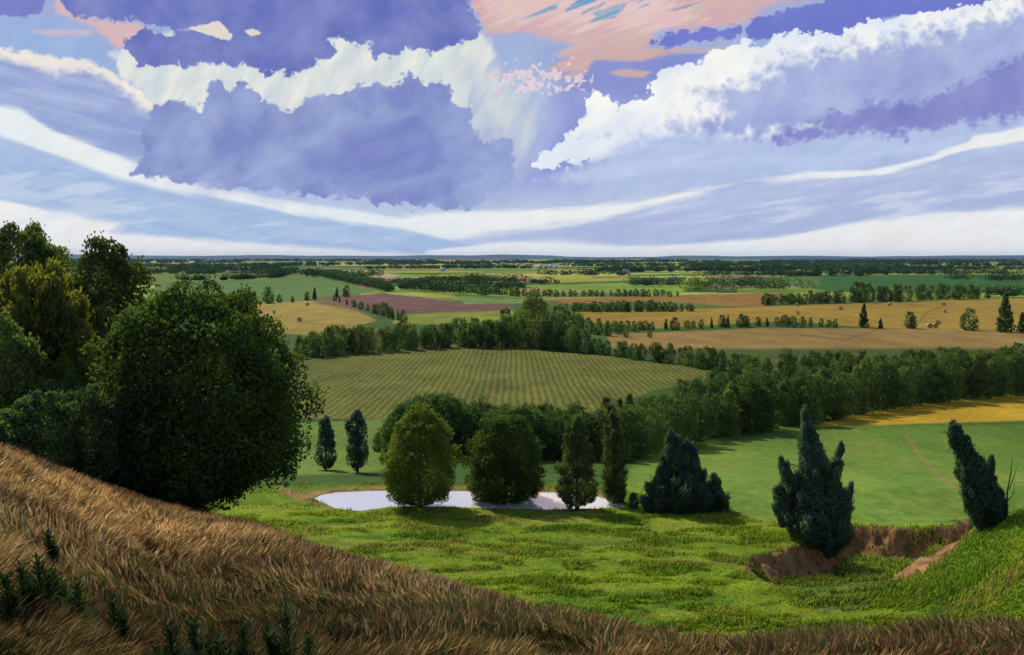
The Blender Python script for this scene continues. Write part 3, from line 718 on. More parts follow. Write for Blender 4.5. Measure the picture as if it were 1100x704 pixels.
pt('pointed_tree', 'grey green tree tapering to a point at the right part of the pond', 620, 547, 446, 56, prof='tear', z0f=.03, mat='sage', nclump=75, nleaf=16000, L=.28, W=.11, seed=53, group=G, crad=.22, sweep=.45, fill=.5)
pt('columnar_tree', 'narrow upright columnar tree at the right end of the pond', 660, 543, 441, 30, prof='column', z0f=.03, mat='sage', nclump=60, nleaf=11000, L=.3, W=.1, seed=54, group=G, crad=.34, sweep=.6, fill=.5)
pt('shrub', 'tiny dark bush between the columnar tree and the spreading juniper', 681, 546, 529, 14, prof='round', z0f=0, mat='juniper', nclump=12, nleaf=1400, L=.2, W=.1, seed=55, cat='shrub', limbs=3)
X, Y, Zb = hit(728, 549)
s = Y/F
tree('juniper_tree', 'blue green juniper of several uneven peaks, widest low on the right', (X, Y, Zb), ztop(459, Y)-Zb, 27*s, 'cone', .0, 'juniper', 70, 12000, .38, .13, 56, crad=.34, sweep=.7, limbs=8, fill=.3, lean=(-8*s, 0),
     extra=[dict(z0=.0, z1=66*s, R=22*s, cx=18*s, cy=-.5, nclump=34, nleaf=6500, prof='cone', crad=.36), dict(z0=0., z1=36*s, R=20*s, cx=40*s, cy=-.3, nclump=26, nleaf=5500, prof='cone', crad=.38),
            dict(z0=.0, z1=50*s, R=20*s, cx=-20*s, cy=-.3, nclump=28, nleaf=6000, prof='cone', crad=.36), dict(z0=24*s, z1=78*s, R=14*s, cx=10*s, cy=0, nclump=24, nleaf=3600, prof='tear', crad=.4), dict(z0=0, z1=40*s, R=36*s, cx=8*s, cy=0, nclump=36, nleaf=7500, prof='egg', crad=.28)])
X, Y, Zb = hit(886, 590); s = Y/F
tree('conifer_tree', 'dark ragged conifer with a tall spire standing beside the brown gully', (X, Y, Zb), ztop(432, Y)-Zb, 34*s, 'cone', .02, 'juniper', 120, 19000, .40, .13, 57, crad=.27, sweep=.7, limbs=20, lean=(-24*s, 0), hollow=.3, fill=.3,
     extra=[dict(z0=40*s, z1=98*s, R=13*s, cx=-32*s, cy=.3, lean=(-16*s, 0), nclump=26, nleaf=3600, prof='tear', crad=.42), dict(z0=24*s, z1=66*s, R=15*s, cx=-38*s, cy=.2, lean=(-14*s, 0), nclump=18, nleaf=2600, prof='tear', crad=.42),
            dict(z0=40*s, z1=112*s, R=12*s, cx=6*s, cy=.2, lean=(12*s, 0), nclump=24, nleaf=3400, prof='tear', crad=.42), dict(z0=22*s, z1=66*s, R=14*s, cx=16*s, cy=.2, lean=(14*s, 0), nclump=18, nleaf=2600, prof='tear', crad=.42),
            dict(z0=10*s, z1=120*s, R=38*s, cx=-10*s, cy=-.4, lean=(-8*s, 0), nclump=80, nleaf=11500, prof='cone', crad=.24), dict(z0=-4*s, z1=48*s, R=23*s, cx=-2*s, cy=-.4, nclump=34, nleaf=5000, prof='egg', crad=.3)])
X, Y, Zb = at(1061, 63); s = Y/F
lt_ = tree('leaning_conifer', 'windswept leaning conifer on the green mound, its thin tip bent left', (X, Y, Zb), ztop(452, Y)-Zb, 25*s, 'tear', .0, 'juniper', 90, 12500, .36, .11, 58, crad=.34, sweep=.75, limbs=6, lean=(-40*s, 0), hollow=.3, fill=.3,
     extra=[dict(z0=36*s, z1=80*s, R=8*s, cx=0*s, cy=0, lean=(5*s, 0), nclump=14, nleaf=1500, prof='tear', crad=.5), dict(z0=0, z1=44*s, R=11*s, cx=13*s, cy=0, nclump=14, nleaf=2200, prof='tear', crad=.45), dict(z0=0, z1=50*s, R=17*s, cx=-4*s, cy=0, nclump=20, nleaf=3400, prof='egg', crad=.4)])
for p_, r_ in [([(20*s, 0, 10*s), (21*s, 0, 40*s), (25*s, 0, 60*s), (26*s, 0, 76*s)], [.07, .05, .035, .012]), ([(23*s, 0, 42*s), (30*s, .1, 58*s), (31*s, 0, 66*s)], [.04, .025, .01]),
    ([(20*s, 0, 28*s), (27*s, -.1, 38*s), (29*s, 0, 50*s)], [.04, .025, .01]), ([(-36*s, 0, 96*s), (-41*s, 0, 103*s), (-47*s, 0, 104*s), (-50*s, 0, 102*s)], [.05, .04, .03, .012])]:
    V, Fq = tube(p_, r_, 6); obj('bare_branch', mesh_np('bare_branch', V, [Fq], [BARK], smooth=True), lt_)
G = 'small trees on the pale grass left of the pond'
pt('narrow_tree', 'small loose oval tree on pale grass, nearest the huge round tree', 350, 505, 446, 31, prof='tear', z0f=.06, mat='juniper', nclump=30, nleaf=4200, L=.36, W=.2, seed=61, group=G, crad=.32, sweep=.5)
pt('narrow_tree', 'small narrow upright tree on pale grass above the left end of the pond', 384, 508, 437, 27, prof='column', z0f=.08, mat='juniper', nclump=30, nleaf=4200, L=.36, W=.2, seed=62, group=G, crad=.36, sweep=.5)

# ------------------------------------------------------------------ tree belts: individual trees sharing a few meshes
def tmpl(seed, prof, mat, nclump, nleaf, L, W, z0f=.05, crad=.3, sweep=.3, Rm=.38):
    """unit-height (1 m) tree as one mesh; scaled per copy"""
    rng = np.random.default_rng(seed)
    (V, Fq, T), C, _ = crown(rng, -.02, .97, Rm, prof, nclump, nleaf, L, W, crad, sweep)
    Vt, Ft, Tt = trunk_arrays(rng, 1, .8, .018, C[:4], 3)
    me = mesh_np('tree_mesh', np.concatenate([V, Vt]), [Fq, Ft+len(V)], [LEAF[mat], BARK], mat_idx=[0]*len(Fq)+[1]*len(Ft), attrs={'tint': ('FLOAT', np.concatenate([T, Tt]))})
    return me
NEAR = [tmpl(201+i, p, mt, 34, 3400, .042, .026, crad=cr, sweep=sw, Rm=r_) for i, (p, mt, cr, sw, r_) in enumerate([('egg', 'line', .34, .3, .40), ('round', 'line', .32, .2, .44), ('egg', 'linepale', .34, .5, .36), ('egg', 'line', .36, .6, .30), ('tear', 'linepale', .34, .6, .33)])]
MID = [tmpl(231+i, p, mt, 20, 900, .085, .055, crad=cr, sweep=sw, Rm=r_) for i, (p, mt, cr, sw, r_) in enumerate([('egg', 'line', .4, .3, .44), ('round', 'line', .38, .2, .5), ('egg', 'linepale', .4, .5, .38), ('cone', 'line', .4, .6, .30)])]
prng = random.Random(8)
def line_tree(me, X, Y, H, label, group, wide=1., name='belt_tree'):
    o = bpy.data.objects.new(name, me); COL.objects.link(o)
    o.location = (X, Y, tz(X, Y)-.02*H); o.rotation_euler = (0, 0, prng.uniform(0, 6.28))
    o.scale = (H*wide, H*wide, H)
    tag(o, label, 'tree', group); return o
cnt = [0]
def belt(pts, n, tops, label, group, pool, jitpx=3, jitY=0., w=1.1, pale=None, name='belt_tree', hj=.16):
    """pts: (px, base py) polyline; tops: (px, top py)"""
    P = np.array(pts, float); xs = P[:, 0]
    T = np.array(tops, float)
    for i in range(n):
        px = xs[0]+(xs[-1]-xs[0])*(i+.5)/n+prng.uniform(-jitpx, jitpx)
        py = np.interp(px, xs, P[:, 1])
        Y = float(baseY(py)) if py > 292 else 40/((py-HOR)/F)
        Y += prng.uniform(0, jitY); X = (px-550)/F*Y
        tp = np.interp(px, T[:, 0], T[:, 1])
        H = max(2., (ztop(tp, Y)-tz(X, Y)))*prng.uniform(1-hj, 1+hj*.4)
        line_tree(prng.choice(pool), X, Y, H, label, group, w*prng.uniform(.85, 1.25), name); cnt[0] += 1
# belt behind the pond
belt([(404, 488), (520, 494), (640, 494)], 26, [(404, 462), (420, 446), (440, 427), (475, 421), (500, 430), (560, 434), (640, 442)], 'dark leafy tree in the belt directly behind the pond trees', 'tree belt behind the pond', NEAR[:2]+NEAR[3:4], 5, 5, 1.0)
belt([(430, 480), (640, 484)], 14, [(430, 434), (475, 425), (500, 430), (560, 434), (640, 436)], 'dark leafy tree in the belt directly behind the pond trees', 'tree belt behind the pond', NEAR[:2], 5, 4, 1.0)
# great belt running up to the right
lb = 'leafy tree in the dense wood that curves from the pond up to the right edge'; gb = 'great curving wood at the right'
belt([(640, 496), (690, 491), (760, 473), (850, 458), (900, 449), (1000, 432), (1120, 423)], 40, [(640, 436), (700, 428), (760, 418), (850, 400), (900, 396), (1000, 384), (1120, 372)], lb, gb, NEAR[:2]+NEAR[:2]+NEAR[2:], 4, 5, 1.05)
belt([(640, 478), (700, 470), (760, 456), (850, 443), (900, 436), (1000, 422), (1120, 412)], 34, [(640, 428), (700, 420), (760, 405), (850, 390), (900, 385), (1000, 378), (1120, 370)], lb, gb, NEAR, 5, 8, .9)
belt([(720, 440), (800, 430), (900, 420), (1000, 411), (1120, 402)], 26, [(720, 410), (800, 386), (850, 377), (900, 374), (940, 380), (1000, 372), (1060, 376), (1120, 362)], lb, gb, NEAR, 6, 12, .9)
belt([(790, 415), (900, 405), (1120, 394)], 18, [(790, 386), (850, 374), (900, 371), (950, 380), (1000, 372), (1060, 374), (1120, 362)], lb, gb, MID[:3], 8, 16, .9)
# hedge behind the crop-row field
lb = 'tree in the long hedgerow along the far edge of the ploughed row field'; gb = 'hedgerow behind the row field'
belt([(318, 386), (400, 379), (480, 374), (560, 374), (640, 381), (700, 389), (810, 404)], 52, [(318, 362), (345, 352), (360, 346), (400, 350), (440, 347), (520, 345), (545, 340), (600, 338), (640, 362), (700, 366), (740, 370), (810, 378)], lb, gb, MID[:3]+[NEAR[2], NEAR[0]], 3, 8, .85)
belt([(330, 378), (480, 369), (560, 367), (640, 372)], 20, [(330, 356), (360, 348), (440, 345), (540, 338), (640, 352)], lb, gb, MID[:3], 4, 20, .9)
belt([(540, 360), (580, 358), (640, 362), (700, 364)], 16, [(540, 332), (560, 326), (590, 324), (620, 334), (660, 345), (700, 354)], 'tree in the little wood crowded behind the middle of the hedgerow', 'little wood behind the hedgerow', MID[:3], 5, 40, .8)
X, Y, Zb = 25*.42, 430, tz(10.5, 430)
line_tree(NEAR[2], (574-550)/F*430, 430, ztop(311, 430), 'tallest pale crowned tree standing above the middle of the hedgerow', 'tall trees over the hedgerow', 1.05, 'tall_tree')
# hedge with pointed trees crossing to the left
belt([(358, 323), (395, 335), (436, 348)], 14, [(358, 314), (380, 322), (400, 326), (412, 324), (424, 330), (436, 334)], 'tree in the slanting hedge between the hay field and the brown ploughed field', 'slanting hedge of pointed trees', [MID[3], MID[0], MID[1]], 2, 10, .8)
# tan field hedges
belt([(648, 357), (706, 355)], 8, [(648, 343), (706, 345)], 'tree in the short hedge left of the tan field', 'short hedge by the tan field', MID[:3], 2, 8, .9)
belt([(713, 355), (820, 351), (905, 352)], 20, [(713, 345), (718, 338), (740, 344), (790, 336), (820, 341), (850, 336), (870, 340), (905, 342)], 'small tree in the hedge between the golden hay field and tan field', 'hedge under the golden hay field', MID, 3, 8, .85)
for px, yb, yt, wd, nm in [(928, 352, 325, .75, 'dense pyramid tree on the field edge, left of two smaller ones'), (946, 353, 341, .8, 'low round bush tree just right of the dense pyramid tree'), (978, 353, 334, .8, 'lone small pointed tree standing in a gap of the field edge'),
                          (1041, 355, 330, .75, 'medium upright tree on the field edge, left of the tallest'), (1080, 357, 312, .75, 'tallest dark conifer on the field edge near the right border'), (1098, 357, 334, .8, 'tree cut by the right border beside the tallest conifer')]:
    Y = float(baseY(yb)); X = (px-550)/F*Y
    line_tree(MID[3] if 'pyr' in nm or 'con' in nm else MID[0], X, Y, ztop(yt, Y)-tz(X, Y), nm, 'trees on the edge of the golden field', wd*1.25, 'field_tree')
belt([(600, 335.5), (748, 335)], 24, [(600, 326), (640, 323), (700, 322), (748, 326)], 'small tree in the hedge between the orange field and golden field', 'hedge above the golden field', MID[:3], 2, 10, 1.)
belt([(545, 319), (730, 319)], 26, [(545, 308), (600, 311), (700, 310), (730, 312)], 'small tree in the hedge under the bright green strip field', 'hedge under the bright green strip', MID[:3], 2, 20, 1.)
belt([(818, 328), (905, 325.5)], 14, [(818, 314), (905, 311)], 'tree in the copse between the orange field and golden hay field', 'copse left of the long hedge', MID[:3], 2, 10, 1.)
belt([(915, 326), (1062, 321)], 18, [(915, 302), (950, 305), (1000, 302), (1062, 306)], 'tree in the copse along the top of the golden hay field', 'copse above the hay field', MID[:3], 3, 30, .8)
for px, yb, yt in [(288, 326, 307), (300, 325, 316), (314, 325, 318), (338, 322, 308), (330, 323, 313), (362, 320, 308), (372, 319, 306)]:
    Y = 40/((yb-HOR)/F); X = (px-550)/F*Y
    line_tree(MID[3] if px in (338, 362) else MID[0], X, Y, ztop(yt, Y), 'small tree standing on the edge between the green field and hay field', 'scattered trees above the left hay field', .9, 'field_tree')
print('line trees', cnt)

# ------------------------------------------------------------------ distant tree lines (stuff)
def far_line(pts, h, depth, label, seed, dens=1., leaf=None):
    rng = np.random.default_rng(seed)
    P = np.array(pts, float)
    Ya = 40/((P[:, 1]-HOR)/F); Xa = (P[:, 0]-550)/F*Ya
    seg = np.hypot(np.diff(Xa), np.diff(Ya)); L = seg.sum(); s = np.concatenate([[0], np.cumsum(seg)])
    ym = Ya.mean(); lf = leaf or max(1.2, ym/1000*1.1)
    nc = int(max(8, L/(h*.55))*dens)
    t = rng.uniform(0, L, nc); cx = np.interp(t, s, Xa); cy = np.interp(t, s, Ya)+rng.uniform(0, depth, nc)
    hh = h*rng.uniform(.55, 1.2, nc)*(.65+.7*vnoise(cx/(h*5), cx*0, seed))
    per = max(14, int(90*(h/lf/8)))
    per = min(per, 130)
    k = np.repeat(np.arange(nc), per); d = unit(rng.normal(size=(len(k), 3))); d[:, 2] = np.abs(d[:, 2])*rng.choice([1, -.6], len(k))
    Pp = np.stack([cx[k]+d[:, 0]*hh[k]*.85, cy[k]+d[:, 1]*hh[k]*.5, hh[k]*.5+d[:, 2]*hh[k]*.5], 1)
    V, Fq, T = leaves(Pp, unit(d+rng.normal(size=d.shape)*.4), rng.normal(size=d.shape), lf*1.5, lf, rng, np.clip(rng.uniform(0, .6, nc)[k]+rng.uniform(-.1, .4, len(k)), 0, 1))
    o = obj('distant_tree_line', mesh_np('distant_tree_line', V, [Fq], [LEAF['far']], attrs={'tint': ('FLOAT', T)}))
    tag(o, label, 'tree line', None, 'stuff')
FL = [([(194, 302.5), (250, 301.5), (306, 299)], 15, 20, 'dark row of trees across the green fields at upper left'),
      ([(344, 297), (372, 303), (402, 310), (418, 314)], 12, 15, 'thin dark hedge slanting down beside the pale tan strip'),
      ([(418, 306), (470, 308), (560, 311)], 15, 80, 'broad dark wood in the middle distance left of centre'),
      ([(430, 312), (500, 319), (560, 322)], 13, 60, 'lower edge of the broad wood left of centre'),
      ([(460, 302), (530, 304), (600, 306)], 12, 60, 'dark hedge above the broad wood'),
      ([(740, 315), (800, 314), (880, 313)], 16, 60, 'dark copse at centre right above the orange field'),
      ([(680, 308), (760, 310), (820, 309)], 13, 50, 'dark hedge right of the bright green strip'),
      ([(1030, 303), (1110, 303)], 16, 50, 'dark row of trees over the green field at the right edge'),
      ([(1040, 318), (1110, 321)], 13, 30, 'dark hedge right of the long copse')]
for i, (p, h, dp, lb) in enumerate(FL): far_line(p, h, dp, lb, 300+i, 1.3)
rr_ = random.Random(4)
for i in range(44):
    py = 280.6+ (i/44)**1.25*19; wpx = rr_.uniform(90, 330); x0 = rr_.uniform(-40, 1000)
    if py > 292 and x0 < 480: wpx *= .5
    if py > 296: wpx = min(wpx, 120)
    Yc = 40/((py-HOR)/F)
    far_line([(x0, py), (x0+wpx/2, py+rr_.uniform(-.3, .3)), (x0+wpx, py+rr_.uniform(-.4, .4))], rr_.uniform(11, 17)+Yc*.001, Yc*.03, 'thin dark line of trees far out on the plain', 400+i, 1.0)

# ------------------------------------------------------------------ hay bales and farm buildings
straw = plain_mat('straw', (.50, .37, .20), .9, .25, 6); straw_end = plain_mat('straw_end', (.36, .25, .12), .9, .3, 8)
def bale_meshes():
    n = 28; Rb = 1.15; Lb = 1.5
    V = []; Fq = []
    secs = [(-Lb/2, Rb*.93), (-Lb/2+.08, Rb), (-Lb*.2, Rb*1.015), (Lb*.2, Rb*1.015), (Lb/2-.08, Rb), (Lb/2, Rb*.93)]
    for x, r_ in secs:
        for k in range(n):
            a = 2*math.pi*k/n; V.append((x, r_*math.cos(a)*(1+.012*math.sin(5*a)), Rb+r_*math.sin(a)*(.96)))
    for i in range(len(secs)-1):
        for k in range(n): Fq.append((i*n+k, i*n+(k+1) % n, (i+1)*n+(k+1) % n, (i+1)*n+k))
    body = mesh_np('bale_body', np.array(V), [np.array(Fq)], [straw], smooth=True)
    V = []; Fq = []
    for sgn in (-1, 1):
        for j, (q, dx) in enumerate([(.93, 0), (.7, .03), (.68, -.01), (.45, .03), (.42, 0), (.2, .03), (.0, 0)]):
            for k in range(n):
                a = 2*math.pi*k/n; V.append((sgn*(Lb/2+dx), Rb*q*math.cos(a), Rb+Rb*q*math.sin(a)*.96))
        o = 0 if sgn < 0 else 7*n
        for j in range(6):
            for k in range(n):
                f = (o+j*n+k, o+j*n+(k+1) % n, o+(j+1)*n+(k+1) % n, o+(j+1)*n+k); Fq.append(f if sgn > 0 else f[::-1])
    end = mesh_np('bale_end', np.array(V), [np.array(Fq)], [straw_end], smooth=True)
    return body, end
bb_, be_ = bale_meshes()
proto = empty('hay_bale', (0, 0, 0)); obj('straw_roll', bb_, proto); obj('spiral_end', be_, proto)
bales = [(294.5, 337.0, 'brown round hay bale alone in the middle of the left hay field'), (322, 345.5, 'dark round hay bale lowest in the left hay field'), (330, 328.5, 'pale round hay bale near the dark corner of the left hay field'), (273.6, 327.0, 'round hay bale at the upper edge of the left hay field by the big crown'),
         (903.6, 333, 'round hay bale on the golden field above the dense pyramid tree, left side'), (955.5, 328.5, 'round hay bale at the top edge of the golden field under the copse'), (856.7, 329.3, 'small round hay bale left, near the top of the golden field'), (856.7, 338, 'round hay bale left, lower and nearer the small hedge'),
         (1014, 328.6, 'dark round hay bale, upper of a pair right of centre in golden field'), (1015, 335.8, 'pale round hay bale directly below the dark one in the golden field'), (1008, 349, 'round hay bale just above the lower edge of the golden field'), (998.5, 352.5, 'round hay bale, left of two side by side on the field edge'), (1004.8, 352.7, 'round hay bale, right of two side by side on the field edge')]
for i, (px, py, lb) in enumerate(bales):
    Y = float(baseY(py)) if py > 300 else 40/((py-HOR)/F); X = (px-550)/F*Y
    if i == 0: o = proto
    else:
        o = proto.copy(); COL.objects.link(o)
        for ch in list(proto.children):
            c2 = ch.copy(); COL.objects.link(c2); c2.parent = o
    o.location = (X, Y, tz(X, Y)); o.rotation_euler = (0, 0, R([20, 70, -30, 100, 35, -50, 80, 10, 60, -20, 40, 90, 75][i])); o.scale = (1.25,)*3
    tag(o, lb, 'hay bale', 'round hay bales')
wallm = plain_mat('white_boards', (.78, .78, .75), .8, .06, 2); roofm = plain_mat('grey_roof', (.30, .31, .33), .7, .15, 1); dk = plain_mat('dark_opening', (.04, .04, .05), .4, .1, 1); redm = plain_mat('pinkish_boards', (.62, .52, .46), .8, .1, 2)
def boxes(bl):
    V = []; Fq = []
    for (x0, x1, y0, y1, z0, z1) in bl:
        o = len(V); V += [(x, y, z) for z in (z0, z1) for y in (y0, y1) for x in (x0, x1)]
        Fq += [(o, o+2, o+3, o+1), (o+4, o+5, o+7, o+6), (o, o+1, o+5, o+4), (o+2, o+6, o+7, o+3), (o, o+4, o+6, o+2), (o+1, o+3, o+7, o+5)]
    return np.array(V, float), np.array(Fq)
def house(px, py, w, d, hgt, rh, label, silo=False, mat=None, name='farm_building'):
    Y = 40/((py-HOR)/F); X = (px-550)/F*Y
    o = empty(name, (X, Y, 0), R(rr_.uniform(-25, 25))); tag(o, label, 'building', 'white farm buildings on the plain')
    V, Fq = boxes([(-w/2, w/2, -d/2, d/2, 0, hgt)]); 
    nV = np.array([(-w/2, -d/2, hgt+.003), (-w/2, d/2, hgt+.003), (-w/2, 0, hgt+rh), (w/2, -d/2, hgt+.003), (w/2, d/2, hgt+.003), (w/2, 0, hgt+rh)]); n0 = len(V)
    obj('wall', mesh_np('wall', np.concatenate([V, nV]), [Fq, np.array([(n0, n0+2, n0+1), (n0+3, n0+4, n0+5)])], [mat or wallm]), o)
    e = .6; t = .25
    V = []; 
    for x in (-w/2-e, w/2+e):
        V += [(x, -d/2-e, hgt-e*rh/(d/2)+.05), (x, 0, hgt+rh+.05), (x, d/2+e, hgt-e*rh/(d/2)+.05), (x, -d/2-e, hgt-e*rh/(d/2)+.05+t), (x, 0, hgt+rh+.05+t), (x, d/2+e, hgt-e*rh/(d/2)+.05+t)]
    Fq = [(0, 1, 7, 6), (1, 2, 8, 7), (3, 9, 10, 4), (4, 10, 11, 5), (0, 6, 9, 3), (2, 5, 11, 8), (0, 3, 4, 1), (1, 4, 5, 2), (6, 7, 10, 9), (7, 8, 11, 10)]
    obj('roof', mesh_np('roof', np.array(V), [np.array(Fq)], [roofm]), o)
    V, Fq = boxes([(-w*.08, w*.08, -d/2-.05, -d/2-.003, 0.01, hgt*.7)]); obj('door', mesh_np('door', V, [Fq], [dk]), o)
    for xk in (-.32, .32):
        V, Fq = boxes([(w*xk-.8, w*xk+.8, -d/2-.05, -d/2-.003, hgt*.4, hgt*.75)]); obj('window', mesh_np('window', V, [Fq], [dk]), o)
    return o
house(476, 291.6, 15, 10, 6.5, 4, 'white farmhouse, largest pale building left of centre on the plain')
house(464.5, 287.4, 18, 11, 6, 4, 'small white barn up and left of the largest white farmhouse')
house(540, 285.6, 20, 12, 11, 5, 'tall white building alone near the centre of the horizon')
house(580, 288.2, 24, 14, 7, 5, 'white barn, leftmost of a row of four farm buildings at centre')
house(586.5, 288.4, 20, 12, 7, 5, 'white barn, second from left in the row of four farm buildings')
house(591.5, 288.6, 15, 12, 9, 5, 'narrow tall white barn, third from left in the row of four')
house(596.5, 288.8, 14, 11, 7, 4, 'white barn, rightmost of the row of four farm buildings')
house(672, 294.4, 14, 10, 6.5, 4, 'white farmhouse in dark trees right of centre')
house(723, 301, 13, 8, 4, 3, 'low white shed by the dark hedge right of the bright strip')
house(329, 285.8, 18, 11, 7, 4, 'white farmhouse above the dark row of trees at left')
house(319, 285.2, 13, 9, 6, 3, 'smaller white shed beside the farmhouse at left')
house(202, 280.6, 40, 18, 12, 6, 'very distant pale barn close to the horizon at far left', mat=redm)

#GRASS
# ------------------------------------------------------------------ grasses
def grass_mat(name, transl=.35):
    m, nt = newmat(name)
    col = attr(nt, 'col', 'Color')
    d = N(nt, 'ShaderNodeBsdfDiffuse'); tr = N(nt, 'ShaderNodeBsdfTranslucent')
    nt.links.new(col, d.inputs[0]); nt.links.new(col, tr.inputs[0])
    mx = N(nt, 'ShaderNodeMixShader'); mx.inputs[0].default_value = transl
    nt.links.new(d.outputs[0], mx.inputs[1]); nt.links.new(tr.outputs[0], mx.inputs[2])
    nt.links.new(mx.outputs[0], N(nt, 'ShaderNodeOutputMaterial').inputs[0]); return m
GM = grass_mat('grass_blades')
def blades(X, Y, ang, L, W, bend, col, rng, name, label):
    n = len(X); Zg = terrain(X, Y)-.03
    D = np.stack([np.cos(ang), np.sin(ang), np.zeros(n)], 1); up = np.array([0, 0, 1.])
    fa = rng.uniform(0, 2*math.pi, n); S = np.stack([np.cos(fa), np.sin(fa), np.zeros(n)], 1)
    S = unit(S*.6+np.array([1., 0, 0])*.8)
    P0 = np.stack([X, Y, Zg], 1); L = L[:, None]; W = W[:, None]; b = bend[:, None]
    P1 = P0+up*L*.5*(1-.25*b)+D*L*.22*b; P2 = P0+up*L*(1-.62*b)+D*L*.75*b
    V = np.stack([P0-S*W*.5, P0+S*W*.5, P1-S*W*.45, P1+S*W*.45, P2], 1).reshape(-1, 3)
    I = np.arange(n)*5
    Q = np.stack([I, I+1, I+3, I+2], 1); T = np.stack([I+2, I+3, I+4], 1)
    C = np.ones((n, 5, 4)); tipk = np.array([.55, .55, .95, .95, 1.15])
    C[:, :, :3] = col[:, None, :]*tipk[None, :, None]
    # blade colour scaled darker at the roots, lighter at the tips
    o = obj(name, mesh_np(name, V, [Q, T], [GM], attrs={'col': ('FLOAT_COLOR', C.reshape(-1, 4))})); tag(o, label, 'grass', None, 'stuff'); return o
def pick(rng, pal, w):
    w = np.array(w).T if np.ndim(w[0]) else np.tile(w, (1, 1))
    w = w/w.sum(1, keepdims=True); r_ = rng.uniform(size=(len(w), 1)); k = (np.cumsum(w, 1) < r_).sum(1)
    return np.array(pal)[np.clip(k, 0, len(pal)-1)]
rng = np.random.default_rng(77)
# dry grass on the near hill
n = 800000
Yg = np.exp(rng.uniform(math.log(2.2), math.log(64), n)); wide_ = rng.uniform(size=n) < .16; Xg = np.where(wide_, rng.choice([-1, 1], n)*rng.uniform(.6, 1.0+3/Yg), rng.uniform(-.66, .66, n))*Yg
_, dm, _ = terrain(Xg, Yg, True)
k = dm > .15+rng.uniform(0, .8, n); Xg = Xg[k]; Yg = Yg[k]; n = len(Xg)
c_, yc_ = crest(Xg/Yg); k = Yg < yc_*1.25; Xg = Xg[k]; Yg = Yg[k]; n = len(Xg); yc2 = crest(Xg/Yg)[1]
fl = fbm(Xg/6+Yg*.02, Yg/6, 101, 3)
ang = (fl-.5)*8.0+.35+(fbm(Xg/1.1, Yg/1.1, 119, 2)-.5)*2.5+rng.normal(size=n)*.4
tf_ = fbm(Xg/.55, Yg/.55, 140, 2); L = (.15+.0082*Yg)*rng.uniform(.7, 1.5, n)*(.35+1.3*sstep(.25, .75, tf_)); L = np.minimum(L, .72)*(.22+.78*sstep(2.8, 5.2, Yg))
W = (.008+.0012*Yg)*rng.uniform(.7, 1.5, n)
patch = fbm(Xg/3.0, Yg/3.0, 105, 4); patch2 = fbm(Xg/7, Yg/4, 108, 3)
u_ = Xg/Yg; pyg = 277+1000*(CAMZ-terrain(Xg, Yg))/Yg
dark = np.clip(sstep(560, 700, pyg)*sstep(.05, -.35, u_)*1.0+sstep(640, 690, pyg)*.95, 0, 1)  # dim lower foreground: shade painted as darker olive-brown blades
crest_shade = np.exp(-((Yg/yc2-.86)/.16)**2)*sstep(-.1, -.3, u_)  # tree shade along the left crest, painted into blade colour
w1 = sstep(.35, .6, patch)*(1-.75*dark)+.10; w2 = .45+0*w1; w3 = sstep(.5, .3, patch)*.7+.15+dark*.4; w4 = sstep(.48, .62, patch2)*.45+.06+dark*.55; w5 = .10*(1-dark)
col = pick(rng, [lin(206, 172, 112), lin(164, 128, 80), lin(108, 80, 52), lin(88, 100, 46), lin(232, 206, 150)], [w1, w2, w3, w4, w5])*rng.uniform(.75, 1.2, (n, 1))*(.62+.62*sstep(.3, .68, tf_))[:, None]; col = col*(1-np.clip(crest_shade*1.1, 0, 1)[:, None]*np.array([.55, .66, .66])); col = col*(1-.42*sstep(600, 700, pyg)*sstep(.0, -.3, u_))[:, None]  # crest and lower-left shade multiplied into the blade colours
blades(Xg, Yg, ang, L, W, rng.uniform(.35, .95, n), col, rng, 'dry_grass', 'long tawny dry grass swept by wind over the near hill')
# green meadow
n = 420000
q = rng.uniform(0, 1, n); Yg = 46*(110/46)**q; Xg = np.where(rng.uniform(size=n) < .08, rng.uniform(.62, .95, n), rng.uniform(-.42, .64, n))*Yg
_, dm, gs = terrain(Xg, Yg, True)
psd = np.full(n, 99.); b_ = Yg > 88; psd[b_] = sdf(PW, Xg[b_], Yg[b_])
pyg = 277+1000*(CAMZ-terrain(Xg, Yg))/Yg; pxg = 550+1000*Xg/Yg
eps = .5; zz = terrain(Xg, Yg); sl = np.hypot((terrain(Xg+eps, Yg)-zz)/eps, (terrain(Xg, Yg+eps)-zz)/eps)
k = (dm < .3) & (psd > .25) & ~((gs < .4) & (sl > .55) & (fbm(Xg/1.6, Yg/1.6, 88) > .40)) & ~((gs > 0) & (Yg > 84) & (pyg+(fbm(Xg/2, Yg/2, 31)-.5)*14 < np.interp(pxg, [650, 672, 700, 790, 870, 905], [500, 520, 543, 553, 574, 600]))) & (dline([(1046, 560), (1032, 578), (1004, 600), (972, 618)], pxg, pyg)+rng.uniform(-4, 4, n) > 6) & ((Yg < 97) | (rng.uniform(size=n) < .4))
Xg, Yg, gs, pyg, pxg, psd = (a[k] for a in (Xg, Yg, gs, pyg, pxg, psd)); n = len(Xg)
mound = sstep(24, 28, Xg-.12*(Yg-60))
ang = (fbm(Xg/9, Yg/9, 121, 3)-.5)*5+rng.normal(size=n)*.5+np.where(mound > .5, .8, 0)
hn = fbm(Xg/2.4, Yg/1.6, 122, 3)
L = (.10+.38*sstep(.42, .68, hn))*rng.uniform(.7, 1.4, n)+mound*.22; W = .035+.045*rng.uniform(0, 1, n)
sh = 1-.0*psd
m1 = fbm(Xg/5.5, Yg/3.0, 55); m2 = fbm(Xg/14, Yg/6, 61); floor_ = (gs < -.8)
